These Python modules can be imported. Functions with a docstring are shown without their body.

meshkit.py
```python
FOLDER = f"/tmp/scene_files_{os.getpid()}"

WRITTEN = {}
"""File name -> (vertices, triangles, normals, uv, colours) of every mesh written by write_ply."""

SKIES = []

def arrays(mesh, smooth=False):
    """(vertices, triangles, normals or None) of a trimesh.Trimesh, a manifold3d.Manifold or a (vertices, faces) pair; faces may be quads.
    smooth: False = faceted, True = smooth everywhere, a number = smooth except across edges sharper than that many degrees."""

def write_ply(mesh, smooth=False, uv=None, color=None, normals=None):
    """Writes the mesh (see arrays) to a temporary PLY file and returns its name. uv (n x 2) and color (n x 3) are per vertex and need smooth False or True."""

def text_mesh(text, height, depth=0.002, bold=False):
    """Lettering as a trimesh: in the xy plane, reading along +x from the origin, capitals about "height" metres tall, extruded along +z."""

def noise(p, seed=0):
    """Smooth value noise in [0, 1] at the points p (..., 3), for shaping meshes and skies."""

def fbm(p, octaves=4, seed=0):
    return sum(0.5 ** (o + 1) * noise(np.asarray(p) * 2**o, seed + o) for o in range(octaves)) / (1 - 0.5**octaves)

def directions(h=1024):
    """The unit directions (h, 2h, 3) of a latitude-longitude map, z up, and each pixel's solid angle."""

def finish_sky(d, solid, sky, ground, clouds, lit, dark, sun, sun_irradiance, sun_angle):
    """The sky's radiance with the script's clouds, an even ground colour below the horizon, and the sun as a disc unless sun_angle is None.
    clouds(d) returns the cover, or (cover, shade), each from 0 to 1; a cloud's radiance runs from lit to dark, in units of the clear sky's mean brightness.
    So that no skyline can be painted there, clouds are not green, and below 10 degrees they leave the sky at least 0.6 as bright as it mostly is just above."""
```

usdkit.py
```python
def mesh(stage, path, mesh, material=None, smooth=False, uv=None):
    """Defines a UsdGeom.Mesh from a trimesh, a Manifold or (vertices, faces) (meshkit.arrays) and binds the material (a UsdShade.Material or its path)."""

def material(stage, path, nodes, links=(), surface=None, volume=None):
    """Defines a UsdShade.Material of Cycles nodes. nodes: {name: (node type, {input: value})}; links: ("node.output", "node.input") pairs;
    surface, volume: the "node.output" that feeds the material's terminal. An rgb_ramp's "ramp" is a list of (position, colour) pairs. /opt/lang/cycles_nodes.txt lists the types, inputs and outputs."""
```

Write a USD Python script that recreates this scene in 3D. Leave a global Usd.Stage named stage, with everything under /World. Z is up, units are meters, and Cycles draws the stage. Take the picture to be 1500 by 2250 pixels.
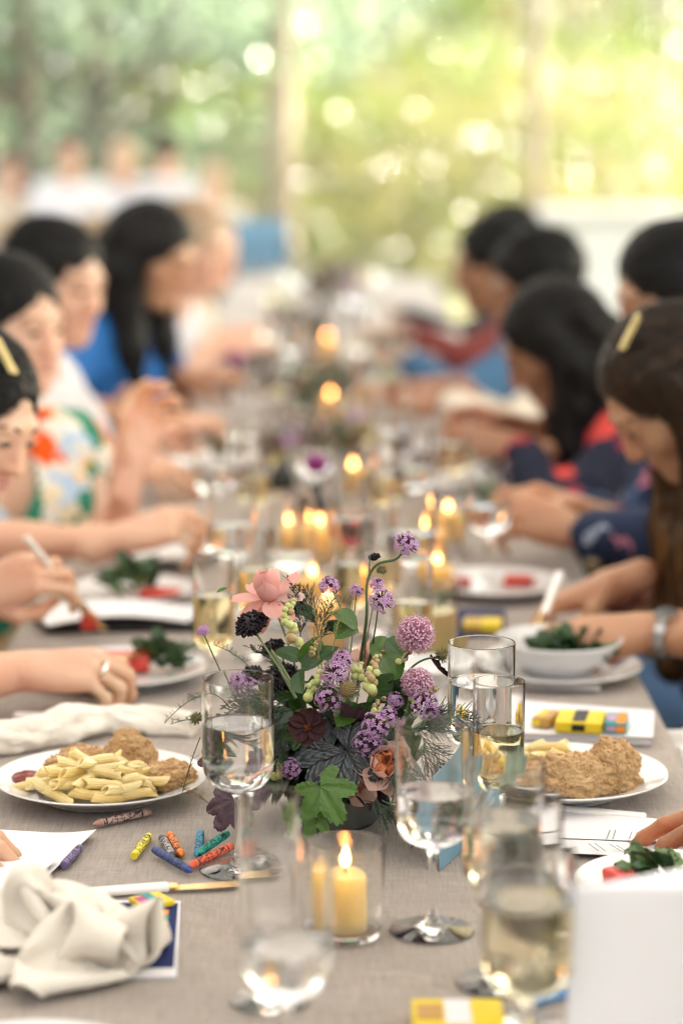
import math, random
import numpy as np, trimesh, usdkit, meshkit
from pxr import Usd, UsdGeom, UsdLux, UsdShade, Gf, Sdf, Vt

# ------------------------------------------------------------------ camera, sky, sun, exposure
stage = Usd.Stage.CreateInMemory()
UsdGeom.SetStageUpAxis(stage, UsdGeom.Tokens.z)
UsdGeom.SetStageMetersPerUnit(stage, 1.0)
UsdGeom.Xform.Define(stage, '/World')
UsdGeom.Scope.Define(stage, '/World/Looks')

EYE = np.array([0.0, 0.0, 1.477])
PITCH = math.radians(9.6)
FPX = 5312.0                      # focal length in pixels of the 1500 px wide photograph (85 mm on a 24 mm wide frame)
EXPOSURE = 3.24
cam = UsdGeom.Camera.Define(stage, '/World/camera')
cam.CreateProjectionAttr('perspective')
cam.CreateHorizontalApertureAttr(24.0)
cam.CreateVerticalApertureAttr(36.0)
cam.CreateFocalLengthAttr(85.0)
cam.CreateFStopAttr(2.35)
cam.CreateFocusDistanceAttr(2.41)
cam.CreateClippingRangeAttr(Gf.Vec2f(0.05, 2000.0))
cam.CreateExposureAttr(EXPOSURE)
cam.AddTranslateOp().Set(Gf.Vec3d(*EYE))
cam.AddRotateXOp().Set(90.0 - math.degrees(PITCH))

SUN = np.array([0.62, 0.42, 0.50]); SUN /= np.linalg.norm(SUN)      # direction towards the sun
SUN_EL = math.asin(SUN[2]); SUN_ROT = math.atan2(SUN[0], SUN[1])
sky_m = usdkit.material(stage, '/World/Looks/sky', {
    's': ('sky_texture', {'sky_type': 'single_scattering', 'sun_disc': False, 'sun_elevation': SUN_EL, 'sun_rotation': SUN_ROT, 'aerosol_density': 1.6}),
    'b': ('background_shader', {'strength': 0.11})}, [('s.color', 'b.color')], surface='b.background')
dome = UsdLux.DomeLight.Define(stage, '/World/sky')
UsdShade.MaterialBindingAPI.Apply(dome.GetPrim()).Bind(sky_m)
sun = UsdLux.DistantLight.Define(stage, '/World/sun')
sun.CreateIntensityAttr(1.25); sun.CreateAngleAttr(0.53); sun.CreateNormalizeAttr(True)
sun.CreateColorAttr(Gf.Vec3f(1.0, 0.93, 0.81))
zax = Gf.Vec3d(*SUN)
sun.AddTransformOp().Set(Gf.Matrix4d(Gf.Rotation(Gf.Vec3d(0, 0, 1), zax), Gf.Vec3d(0, 0, 0)))

# ------------------------------------------------------------------ helpers
V = lambda *a: np.array(a, float)
CP, SP = math.cos(PITCH), math.sin(PITCH)
TZ = 0.75                         # height of the table top

def ray(px, py):
    a, b = (px - 750) / FPX, (1125 - py) / FPX
    return V(a, CP + b * SP, -SP + b * CP)
def at_z(px, py, z=TZ):
    d = ray(px, py); return EYE + d * ((z - EYE[2]) / d[2])
def at_y(px, py, Y):
    d = ray(px, py); return EYE + d * (Y / d[1])

used = {}
def numbered(parent, name):
    k = (parent, name); n = used.get(k, 0); used[k] = n + 1
    return f'{parent}/{name}' if n == 0 else f'{parent}/{name}_{n:03d}'
def tag(prim, label=None, cat=None, group=None, kind=None):
    p = prim.GetPrim() if hasattr(prim, 'GetPrim') else prim
    for k, v in (('label', label), ('category', cat), ('group', group), ('kind', kind)):
        if v: p.SetCustomDataByKey(k, v)
    return p
def place(xf, loc=(0, 0, 0), rz=0.0, s=1.0, rx=0.0, ry=0.0, mat=None):
    if mat is not None:
        m = np.eye(4); m[:3, :3] = mat; m[:3, 3] = loc
        xf.AddTransformOp().Set(Gf.Matrix4d(*m.T.ravel().tolist())); return
    xf.AddTranslateOp().Set(Gf.Vec3d(*map(float, loc)))
    if rz: xf.AddRotateZOp().Set(math.degrees(rz))
    if ry: xf.AddRotateYOp().Set(math.degrees(ry))
    if rx: xf.AddRotateXOp().Set(math.degrees(rx))
    if s != 1.0: xf.AddScaleOp().Set(Gf.Vec3f(*([s] * 3 if np.ndim(s) == 0 else s)))
def thing(name, label, cat, loc=(0, 0, 0), rz=0.0, group=None, s=1.0, kind=None, rx=0.0, ry=0.0, mat=None):
    path = numbered('/World', name)
    xf = UsdGeom.Xform.Define(stage, path); place(xf, loc, rz, s, rx, ry, mat)
    tag(xf, label, cat, group, kind)
    return path
def obj(name, mesh, material, parent='/World', smooth=False, uv=None, label=None, cat=None, group=None, kind=None):
    path = numbered(parent, name)
    m = usdkit.mesh(stage, path, mesh, material, smooth, uv)
    m.CreateDoubleSidedAttr(True)
    tag(m, label, cat, group, kind)
    return path
def part(parent, name, loc=(0, 0, 0), rz=0.0, rx=0.0, ry=0.0, s=1.0, mat=None):
    path = numbered(parent, name)
    place(UsdGeom.Xform.Define(stage, path), loc, rz, s, rx, ry, mat); return path
def dup(src, name, label, cat, loc=(0, 0, 0), rz=0.0, group=None, s=1.0, rx=0.0, ry=0.0, mat=None):
    path = thing(name, label, cat, loc, rz, group, s, None, rx, ry, mat)
    p = stage.GetPrimAtPath(path)
    p.GetReferences().AddInternalReference(src); p.SetInstanceable(True)
    return path
protos = {}
def proto(key, build):
    """A class prim under /World/Protos holding a thing's parts once."""
    if key not in protos:
        if not stage.GetPrimAtPath('/World/Prototypes'): stage.CreateClassPrim('/World/Prototypes')
        path = '/World/Prototypes/' + key
        stage.CreateClassPrim(path); build(path); protos[key] = path
    return protos[key]

# ---- materials
L = '/World/Looks/'
mats = {}
def mat(name, nodes, links=(), surface='p.BSDF', volume=None):
    mats[name] = usdkit.material(stage, L + name, nodes, links, surface, volume); return mats[name]
def plain(name, col, rough=0.5, col2=None, scale=20.0, bump=0.0, bscale=None, detail=4.0, coord='object', stretch=(1, 1, 1), **kw):
    """A principled surface with a noise-varied colour and fine relief."""
    nodes = {'t': ('texture_coordinate', {}), 'mp': ('mapping', {'scale': stretch}), 'n': ('noise_texture', {'scale': scale, 'detail': detail, 'roughness': 0.6}),
             'p': ('principled_bsdf', {'roughness': rough, **kw})}
    links = [(f't.{coord}', 'mp.vector'), ('mp.vector', 'n.vector')]
    if col2 is None: col2 = tuple(c * 0.82 for c in col)
    nodes['r'] = ('rgb_ramp', {'ramp': [(0.3, col2), (0.7, col)]}); links += [('n.fac', 'r.fac'), ('r.color', 'p.base_color')]
    if bump:
        nodes['nb'] = ('noise_texture', {'scale': bscale or scale * 4, 'detail': 5.0, 'roughness': 0.65}); nodes['b'] = ('bump', {'strength': 1.0, 'distance': bump})
        links += [('mp.vector', 'nb.vector'), ('nb.fac', 'b.height'), ('b.normal', 'p.normal')]
    return mat(name, nodes, links)
def leafy(name, col, col2, trans, tfac=0.4, rough=0.35, scale=6.0, rnd=True, spec=0.5, coord='object', bump=0.0, bscale=60):
    """Leaf or petal: a glossy principled front mixed with light passing through."""
    nodes = {'t': ('texture_coordinate', {}), 'n': ('noise_texture', {'scale': scale, 'detail': 3.0}), 'g': ('geometry', {}),
             'm': ('mix_float', {'fac': 0.55 if rnd else 0.0}), 'r': ('rgb_ramp', {'ramp': [(0.25, col2), (0.75, col)]}),
             'p': ('principled_bsdf', {'roughness': rough, 'specular_ior_level': spec}),
             'tm': ('mix_color', {'blend_type': 'multiply', 'fac': 1.0, 'b': trans}), 'tl': ('translucent_bsdf', {}), 'x': ('mix_closure', {'fac': tfac})}
    links = [(f't.{coord}', 'n.vector'), ('n.fac', 'm.a'), ('g.random_per_island', 'm.b'), ('m.result', 'r.fac'), ('r.color', 'p.base_color'),
             ('r.color', 'tm.a'), ('tm.result', 'tl.color'), ('p.BSDF', 'x.closure1'), ('tl.BSDF', 'x.closure2')]
    if bump:
        nodes['nb'] = ('noise_texture', {'scale': bscale, 'detail': 5.0}); nodes['b'] = ('bump', {'strength': 1.0, 'distance': bump})
        links += [('t.object', 'nb.vector'), ('nb.fac', 'b.height'), ('b.normal', 'p.normal'), ('b.normal', 'tl.normal')]
    return mat(name, nodes, links, 'x.closure')

# ---- mesh helpers
def cat(ms): return trimesh.util.concatenate(list(ms))
def box(sx, sy, sz, c=(0, 0, 0), rz=0.0):
    b = trimesh.creation.box([sx, sy, sz]); b.apply_translation([0, 0, 0])
    if rz: b.apply_transform(trimesh.transformations.rotation_matrix(rz, [0, 0, 1]))
    b.apply_translation(c); return b
def rbox(sx, sy, sz, r=0.004, c=(0, 0, 0), seg=2):
    """A box with rounded vertical edges and a small chamfer all round."""
    from manifold3d import Manifold
    pts = []
    for x in (-1, 1):
        for y in (-1, 1):
            for z in (-1, 1):
                s = trimesh.creation.icosphere(1, r); pts.append(s.vertices + [x * (sx / 2 - r), y * (sy / 2 - r), z * (sz / 2 - r)])
    h = trimesh.Trimesh(*qhull(np.vstack(pts)), process=False); h.apply_translation(c); return h
def qhull(p):
    h = trimesh.convex.convex_hull(p); return h.vertices, h.faces
def lathe(profile, n=48, closed=False):
    """profile: (r, z) pairs from the axis round to the axis; a surface of revolution."""
    pr = np.asarray(profile, float); k = len(pr); a = np.linspace(0, 2 * np.pi, n, endpoint=False)
    v = np.stack([np.outer(np.cos(a), pr[:, 0]), np.outer(np.sin(a), pr[:, 0]), np.tile(pr[:, 1], (n, 1))], -1).reshape(-1, 3)
    f = []
    for i in range(n):
        j = (i + 1) % n
        A, B = i * k + np.arange(k - 1), j * k + np.arange(k - 1)
        f.append(np.stack([A, B, B + 1, A + 1], 1))
    f = np.vstack(f); f = np.vstack([f[:, [0, 1, 2]], f[:, [0, 2, 3]]])
    m = trimesh.Trimesh(v, f, process=False); m.merge_vertices(digits_vertex=7)
    m.update_faces(m.nondegenerate_faces()); m.remove_unreferenced_vertices()
    return m
def spline(P, n=24):
    P = np.asarray(P, float)
    if len(P) == 2: return P[0] + np.linspace(0, 1, n)[:, None] * (P[1] - P[0])
    from scipy.interpolate import CubicSpline
    t = np.r_[0, np.cumsum(np.linalg.norm(np.diff(P, axis=0), axis=1))]
    return CubicSpline(t, P)(np.linspace(0, t[-1], n))
def tube(P, r, sides=6, caps=True):
    P = np.asarray(P, float); n = len(P); r = np.broadcast_to(np.asarray(r, float), (n,))
    T = np.gradient(P, axis=0); T /= np.maximum(np.linalg.norm(T, axis=1, keepdims=True), 1e-12)
    u = np.cross(T[0], [0, 0, 1.0]);
    if np.linalg.norm(u) < 1e-3: u = np.cross(T[0], [1.0, 0, 0])
    rings, a = [], np.linspace(0, 2 * np.pi, sides, endpoint=False)
    for i in range(n):
        u = u - T[i] * (u @ T[i]); u /= max(np.linalg.norm(u), 1e-12); w = np.cross(T[i], u)
        rings.append(P[i] + r[i] * (np.outer(np.cos(a), u) + np.outer(np.sin(a), w)))
    v = np.vstack(rings); f = []
    for i in range(n - 1):
        A = i * sides + np.arange(sides); B = i * sides + (np.arange(sides) + 1) % sides
        f += [np.stack([A, B, B + sides], 1), np.stack([A, B + sides, A + sides], 1)]
    if caps:
        v = np.vstack([v, P[0], P[-1]]); c = n * sides; A = np.arange(sides); B = (A + 1) % sides
        f += [np.stack([B, A, np.full(sides, c)], 1), np.stack([A + (n - 1) * sides, B + (n - 1) * sides, np.full(sides, c + 1)], 1)]
    return trimesh.Trimesh(v, np.vstack(f), process=False)
def sphere(c, r, sub=2):
    s = trimesh.creation.icosphere(sub, 1.0); s.apply_scale(r); s.apply_translation(c); return s
def grid(nx, ny, fn):
    """A sheet: fn(u, v) -> (.., 3), u and v in 0..1; returns (mesh, uv)."""
    u, w = np.meshgrid(np.linspace(0, 1, nx), np.linspace(0, 1, ny), indexing='ij')
    v = fn(u, w).reshape(-1, 3); i = np.arange(nx * ny).reshape(nx, ny)
    q = np.stack([i[:-1, :-1], i[1:, :-1], i[1:, 1:], i[:-1, 1:]], -1).reshape(-1, 4)
    return trimesh.Trimesh(v, np.vstack([q[:, [0, 1, 2]], q[:, [0, 2, 3]]]), process=False), np.stack([u.ravel(), w.ravel()], 1)
def thick(m, t):
    """Gives an open sheet a thickness t (downwards along its normals)."""
    n = m.vertex_normals; k = len(m.vertices)
    v = np.vstack([m.vertices, m.vertices - n * t]); f = [m.faces, m.faces[:, ::-1] + k]
    e = np.sort(m.edges, axis=1); _, idx, cnt = np.unique(e, axis=0, return_index=True, return_counts=True)
    b = m.edges[idx[cnt == 1]]
    f += [np.stack([b[:, 1], b[:, 0], b[:, 0] + k], 1), np.stack([b[:, 1], b[:, 0] + k, b[:, 1] + k], 1)]
    return trimesh.Trimesh(v, np.vstack(f), process=False)
def frame(fwd, up=(0, 0, 1)):
    """Columns right, forward, up."""
    f = np.asarray(fwd, float); f = f / np.linalg.norm(f); r = np.cross(f, up); r /= np.linalg.norm(r); return np.stack([r, f, np.cross(r, f)], 1)
def xform(m, R=None, t=(0, 0, 0), s=1.0):
    m = m.copy(); v = m.vertices * s
    if R is not None: v = v @ np.asarray(R).T
    m.vertices = v + np.asarray(t); return m
def rot(axis, a): return trimesh.transformations.rotation_matrix(a, axis)[:3, :3]
def strew(base, Ms):
    """Many copies of one small mesh under 4x4-like (R, t, s) transforms, as one mesh."""
    R = np.array([m[0] for m in Ms]); t = np.array([m[1] for m in Ms]); s = np.array([m[2] for m in Ms], float)
    v = np.einsum('nij,kj->nki', R * s.reshape(-1, *([1, 1] if s.ndim == 1 else [1, 3])), np.asarray(base.vertices)) + t[:, None]
    k = len(base.vertices); f = base.faces[None] + (np.arange(len(Ms)) * k)[:, None, None]
    return trimesh.Trimesh(v.reshape(-1, 3), f.reshape(-1, 3), process=False)
def rand_rots(n, rng):
    q = rng.normal(size=(n, 4)); q /= np.linalg.norm(q, axis=1, keepdims=True); w, x, y, z = q.T
    return np.stack([1 - 2 * (y * y + z * z), 2 * (x * y - w * z), 2 * (x * z + w * y), 2 * (x * y + w * z), 1 - 2 * (x * x + z * z), 2 * (y * z - w * x),
                     2 * (x * z - w * y), 2 * (y * z + w * x), 1 - 2 * (x * x + y * y)], -1).reshape(-1, 3, 3)

# ------------------------------------------------------------------ setting: ground, tent, wall, woods
def ground_mat():
    mat('ground', {'t': ('geometry', {}), 'n1': ('noise_texture', {'scale': 0.5, 'detail': 4.0}), 'n2': ('noise_texture', {'scale': 9.0, 'detail': 6.0, 'roughness': 0.7}),
        'r1': ('rgb_ramp', {'ramp': [(0.3, (0.20, 0.17, 0.075)), (0.5, (0.13, 0.14, 0.045)), (0.7, (0.085, 0.12, 0.03))]}), 'r2': ('rgb_ramp', {'ramp': [(0.3, (0.55, 0.5, 0.45)), (0.7, (1.2, 1.15, 1.0))]}),
        'm': ('mix_color', {'blend_type': 'multiply', 'fac': 1.0, 'use_clamp': False}), 'b': ('bump', {'distance': 0.05}), 'p': ('principled_bsdf', {'roughness': 0.9})},
        [('t.position', 'n1.vector'), ('t.position', 'n2.vector'), ('n1.fac', 'r1.fac'), ('n2.fac', 'r2.fac'), ('r1.color', 'm.a'), ('r2.color', 'm.b'), ('m.result', 'p.base_color'), ('n2.fac', 'b.height'), ('b.normal', 'p.normal')])
ground_mat()
g, _ = grid(81, 81, lambda u, v: np.stack([(u - .5) * 900, (v - .5) * 900 + 100, -0.02 + 0.0 * u], -1))
far = np.hypot(g.vertices[:, 0], g.vertices[:, 1])
g.vertices[:, 2] += np.clip((far - 30) / 60, 0, 1) * 1.2 * meshkit.fbm(g.vertices * 0.02, 3, 5)
obj('ground', g, mats['ground'], kind='structure', label='grassy sunlit clearing floor beyond the dining table')

plain('tent_cloth', (0.80, 0.77, 0.70), 0.8, (0.74, 0.71, 0.64), 3.0)
plain('tent_canvas', (0.50, 0.46, 0.41), 0.9, (0.45, 0.41, 0.365), 3.0)
mat('tent_fabric', {'p': ('principled_bsdf', {'base_color': (0.8, 0.78, 0.73), 'roughness': 0.9}), 'tl': ('translucent_bsdf', {'color': (0.43, 0.405, 0.37)}), 'x': ('mix_closure', {'fac': 0.4})},
    [('p.BSDF', 'x.closure1'), ('tl.BSDF', 'x.closure2')], 'x.closure')
def tent():
    def f(u, v):
        x, y = 1.5 + (u - .5) * 15.0, -3.0 + v * 21.5
        return np.stack([x - 0.03, y, 3.0 + 0.75 * (1 - np.abs(u - .5) * 2) ** 1.2 - 0.10 * np.sin(v * np.pi * 4) ** 2], -1)
    t = thing('tent', 'white sailcloth tent roof stretched above the long dining table', 'tent')
    m, _ = grid(41, 60, f); obj('canopy', m, mats['tent_fabric'], t, True)
    obj('side_curtain', thick(grid(160, 4, lambda u, v: np.stack([-5.9 + .07 * np.sin(u * 260), -2.9 + u * 13.4, .02 + v * 3.0], -1))[0], .004), mats['tent_canvas'], t, True)
    obj('side_curtain', thick(grid(160, 4, lambda u, v: np.stack([-5.8 + u * 11.5, -2.95 + .07 * np.sin(u * 230), .02 + v * 3.0], -1))[0], .004), mats['tent_canvas'], t, True)
    for x in (-5.95, 8.9):
        for y in (-2.9, 6.2, 12.0, 18.4): obj('pole', lathe([(0, 0), (.04, 0), (.035, 3.02), (0, 3.02)], 12).apply_translation([x, y, 0]), mats['tent_cloth'], t, 40)
tent()

plain('white_render', (0.78, 0.76, 0.74), 0.8, (0.70, 0.68, 0.66), 2.5, 0.004, 30)
def low_wall():
    t = thing('low_wall', 'low white rendered wall behind the guests at the right', 'wall', (4.15, 13.2, 0))
    obj('wall_face', rbox(6.1, 0.30, 0.86, 0.01, (0, 0, 0.43)), mats['white_render'], t); obj('coping', rbox(6.16, 0.38, 0.06, 0.012, (0, 0, 0.892)), mats['white_render'], t)
low_wall()

# ---- trees
plain('bark_pale', (0.42, 0.34, 0.26), 0.85, (0.27, 0.215, 0.16), 5.0, 0.02, 14, stretch=(1, 1, .25))
plain('bark_dark', (0.13, 0.10, 0.075), 0.9, (0.07, 0.055, 0.04), 6.0, 0.02, 14, stretch=(1, 1, .25))
leafy('leaf_lime', (0.135, 0.16, 0.036), (0.072, 0.098, 0.022), (2.1, 2.1, 1.2), 0.6, 0.235, spec=1.0)
leafy('leaf_green', (0.095, 0.12, 0.028), (0.055, 0.08, 0.018), (2.3, 2.3, 0.9), 0.58, 0.235, spec=1.0)
leafy('leaf_blue', (0.13, 0.155, 0.118), (0.08, 0.11, 0.085), (2.6, 2.5, 2.0), 0.6, 0.235, spec=1.0)
leafy('leaf_olive', (0.185, 0.165, 0.075), (0.11, 0.105, 0.05), (2.3, 2.15, 1.6), 0.55, 0.235, spec=1.0)
leafy('leaf_amber', (0.19, 0.125, 0.025), (0.11, 0.09, 0.015), (1.9, 1.5, 0.8), 0.55, 0.235, spec=1.0)
LEAF = trimesh.Trimesh([[0, 0, 0], [.27, .5, .09], [0, 1, -.10], [-.27, .5, .09], [0, .5, -.0]], [[0, 1, 4], [1, 2, 4], [2, 3, 4], [3, 0, 4]], process=False)
def crown_mesh(rng, h0, h1, rad, n, leaf, clumps=30, hollow=0.25):
    """Leaves gathered in uneven clumps round limbs, with gaps between; also returns the clump centres."""
    a = rng.uniform(0, 2 * np.pi, clumps); hh = rng.uniform(0, 1, clumps)
    rr = rad * np.sqrt(rng.uniform(hollow, 1, clumps)) * (0.45 + 0.75 * np.sin(np.pi * np.clip(hh * .8 + .15, 0, 1)))
    C = np.stack([rr * np.cos(a), rr * np.sin(a), h0 + (h1 - h0) * hh], 1); sz = rng.uniform(.5, 1.25, clumps) * rad * .34
    k = rng.choice(clumps, n, p=sz ** 2 / (sz ** 2).sum()); d = rng.normal(size=(n, 3)); d /= np.linalg.norm(d, axis=1, keepdims=True)
    P = C[k] + d * (sz[k] * rng.uniform(.15, 1, n) ** .5)[:, None] * [1.15, 1.15, .6]
    R = rand_rots(n, rng); R = np.array([frame(R_[:, 1] * [1, 1, .5] + [0, 0, -.25], R_[:, 2] * .7 + [0.15, 0, .8]) for R_ in R])
    return strew(LEAF, list(zip(R, P, rng.uniform(.65, 1.25, n) * leaf))), C
def trunk_mesh(rng, h, r, C, lean=(0, 0), limbs=9, h0=1.0):
    P = np.array([[lean[0] * t + .06 * math.sin(5 * t), lean[1] * t + .05 * math.cos(4 * t), h * t] for t in np.linspace(0, 1, 9)])
    ms = [tube(P, r * (1 - .75 * np.linspace(0, 1, 9)) * (1 + .5 * np.exp(-np.linspace(0, 1, 9) * 22)), 9)]
    for c in C[rng.permutation(len(C))[:limbs]]:
        z = np.clip(c[2] - rng.uniform(.3, .9) * np.hypot(c[0], c[1]), h * .08, h * .9); t = z / h
        b = V(lean[0] * t, lean[1] * t, z); ms.append(tube(spline([b, (b + c) / 2 + [0, 0, -.08], c], 7), np.linspace(r * .38, r * .08, 7), 5))
    return cat(ms)
def tree_proto(key, seed, h, r, h0, h1, rad, n, leaf, lm, bm, clumps=30, limbs=9):
    def b(path):
        rng = np.random.default_rng(seed); m, C = crown_mesh(rng, h0, h1, rad, n, leaf, clumps)
        obj('trunk', trunk_mesh(rng, h, r, C, limbs=limbs), mats[bm], path, True); obj('crown', m, mats[lm], path, True)
    return proto(key, b)
T_TALL = [tree_proto('tall_tree', 11, 10.5, .17, 7.2, 11.5, 2.4, 900, .16, 'leaf_green', 'bark_pale'), tree_proto('tall_tree_b', 12, 10.5, .14, 7.0, 11.5, 2.2, 700, .16, 'leaf_lime', 'bark_pale')]
T_SAP = [tree_proto('lime_sapling', 21, 4.2, .05, .5, 4.6, 1.5, 2300, .105, 'leaf_lime', 'bark_pale', 34, 16), tree_proto('green_sapling', 22, 4.0, .05, .4, 4.4, 1.5, 2400, .105, 'leaf_green', 'bark_dark', 34, 16),
         tree_proto('amber_sapling', 23, 3.8, .045, .6, 4.0, 1.3, 1700, .10, 'leaf_amber', 'bark_pale', 28, 14)]
T_BLUE = [tree_proto('blue_tree', 31, 5.6, .09, .9, 6.0, 1.9, 5200, .11, 'leaf_blue', 'bark_dark', 46, 16), tree_proto('blue_shrub', 32, 2.4, .05, .15, 2.7, 1.5, 3000, .10, 'leaf_blue', 'bark_dark', 34, 14)]
def px_x(px, Y): return (px - 750) / FPX * Y * 1.01
tree_n = 0
def tree(src, name, px_, Y, label, group, rz, s=1.0):
    dup(src, name, label, 'tree', (px_x(px_, Y), Y, -0.02), rz, group, s)
# two pale trunks that frame the view, and others deeper in
for px_, Y, w, lab in ((612, 19.4, .72, 'pale straight tree trunk standing left of the middle of the woods'), (1168, 19.8, .62, 'pale straight tree trunk standing behind the dark haired guests at the right'),
                       (866, 27.0, .72, 'slim pale tree trunk in the middle of the bright woods'), (745, 34.0, .9, 'thin tree trunk just right of the table line in the woods'), (420, 31.0, .8, 'thin tree trunk behind the blue green foliage'),
                       (1330, 33.0, .85, 'slim trunk in the yellow green woods above the white wall'), (1450, 29.0, .8, 'slim trunk at the far right edge of the woods'), (1010, 38.0, .9, 'distant trunk between the two framing trunks')):
    tree(T_TALL[tree_n % 2], 'tall_tree', px_, Y, lab, 'tall pale trunked trees of the woods', tree_n * 1.3, w); tree_n += 1
S = [(930, 27, 0, .9), (1060, 30, 0, 1.05), (1250, 26, 0, 1.0), (1400, 27, 0, 1.1), (1500, 24, 0, .95), (1120, 34, 1, 1.0), (980, 33, 0, 1.0), (800, 35, 1, 1.1), (700, 29, 2, .8), (560, 27, 1, .9), (660, 36, 0, 1.1),
     (1310, 35, 0, 1.25), (1190, 29, 2, .8), (1440, 34, 1, 1.2), (860, 40, 0, 1.3), (520, 34, 0, 1.2), (1540, 31, 0, 1.1), (470, 30, 2, .9), (1020, 42, 1, 1.4), (1230, 41, 0, 1.4), (720, 44, 1, 1.4), (1380, 43, 0, 1.4), (590, 42, 0, 1.3)]
ORD = ['first', 'second', 'third', 'fourth', 'fifth', 'sixth', 'seventh', 'eighth', 'ninth', 'tenth', 'eleventh', 'twelfth', 'thirteenth', 'fourteenth', 'fifteenth']
SN = ['bright lime leaved sapling', 'mid green sapling', 'amber leaved sapling']
for i, (px_, Y, k, s) in enumerate(S):
    tree(T_SAP[k], ['lime_sapling', 'green_sapling', 'amber_sapling'][k], px_, Y, f'{SN[k]} of the sunny woods, {ORD[sorted(q[0] for q in S if q[2] == k).index(px_)]} of its kind from the left', SN[k] + 's in the woods', i * 2.1, s)
for i, (px_, Y, k, s, lab) in enumerate([(60, 19, 0, 1.0, 'dense blue green tree filling the top left corner'), (230, 21, 0, 1.05, 'dense blue green tree above the guests in white'), (390, 23, 0, 1.0, 'dense blue green tree left of the pale trunk'),
        (-60, 22, 0, 1.1, 'dense blue green tree at the left edge of the picture'), (130, 25, 1, 1.3, 'blue green shrub behind the table of guests in white'), (310, 24, 1, 1.2, 'blue green shrub beside the leftmost trunks'), (480, 27, 1, 1.1, 'blue green shrub near the left pale trunk')]):
    tree([T_BLUE[0], T_BLUE[1]][k], ['blue_green_tree', 'blue_green_shrub'][k], px_, Y, lab, None, i * 1.7, s)
T_LOW = [tree_proto('lime_shrub', 41, 1.7, .03, .1, 2.0, 1.2, 1500, .085, 'leaf_lime', 'bark_pale', 30, 12), tree_proto('olive_shrub', 42, 1.7, .03, .1, 2.0, 1.2, 1300, .085, 'leaf_olive', 'bark_pale', 30, 12)]
for i, (px_, Y, s, lab) in enumerate(((600, 21.5, .95, 'low lime shrub at the foot of the left pale trunk'), (700, 20.0, .75, 'low lime shrub straight beyond the farthest candle'), (790, 22.0, .95, 'low lime shrub right of the table end'), (880, 20.5, .8, 'low lime shrub before the slim middle trunk'), (985, 21.5, 1.0, 'tall lime shrub left of the guests on the right'),
        (1075, 19.5, .9, 'lime shrub behind the guest in profile'), (1180, 22.5, 1.05, 'lime shrub at the foot of the right pale trunk'), (1300, 20.5, 1.0, 'lime shrub above the white wall'), (1430, 21.0, 1.05, 'lime shrub at the right edge above the white wall'), (540, 23.0, .9, 'lime shrub behind the blue jacket'), (930, 24.0, .9, 'lime shrub deeper in the middle of the woods'), (650, 25.0, .9, 'lime shrub deeper left of the middle'))):
    k = i % 3 > 0; tree(T_LOW[k], 'olive_shrub' if k else 'lime_shrub', px_, Y, lab.replace('lime', 'olive' if k else 'lime'), None, i * 1.9, s)
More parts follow.
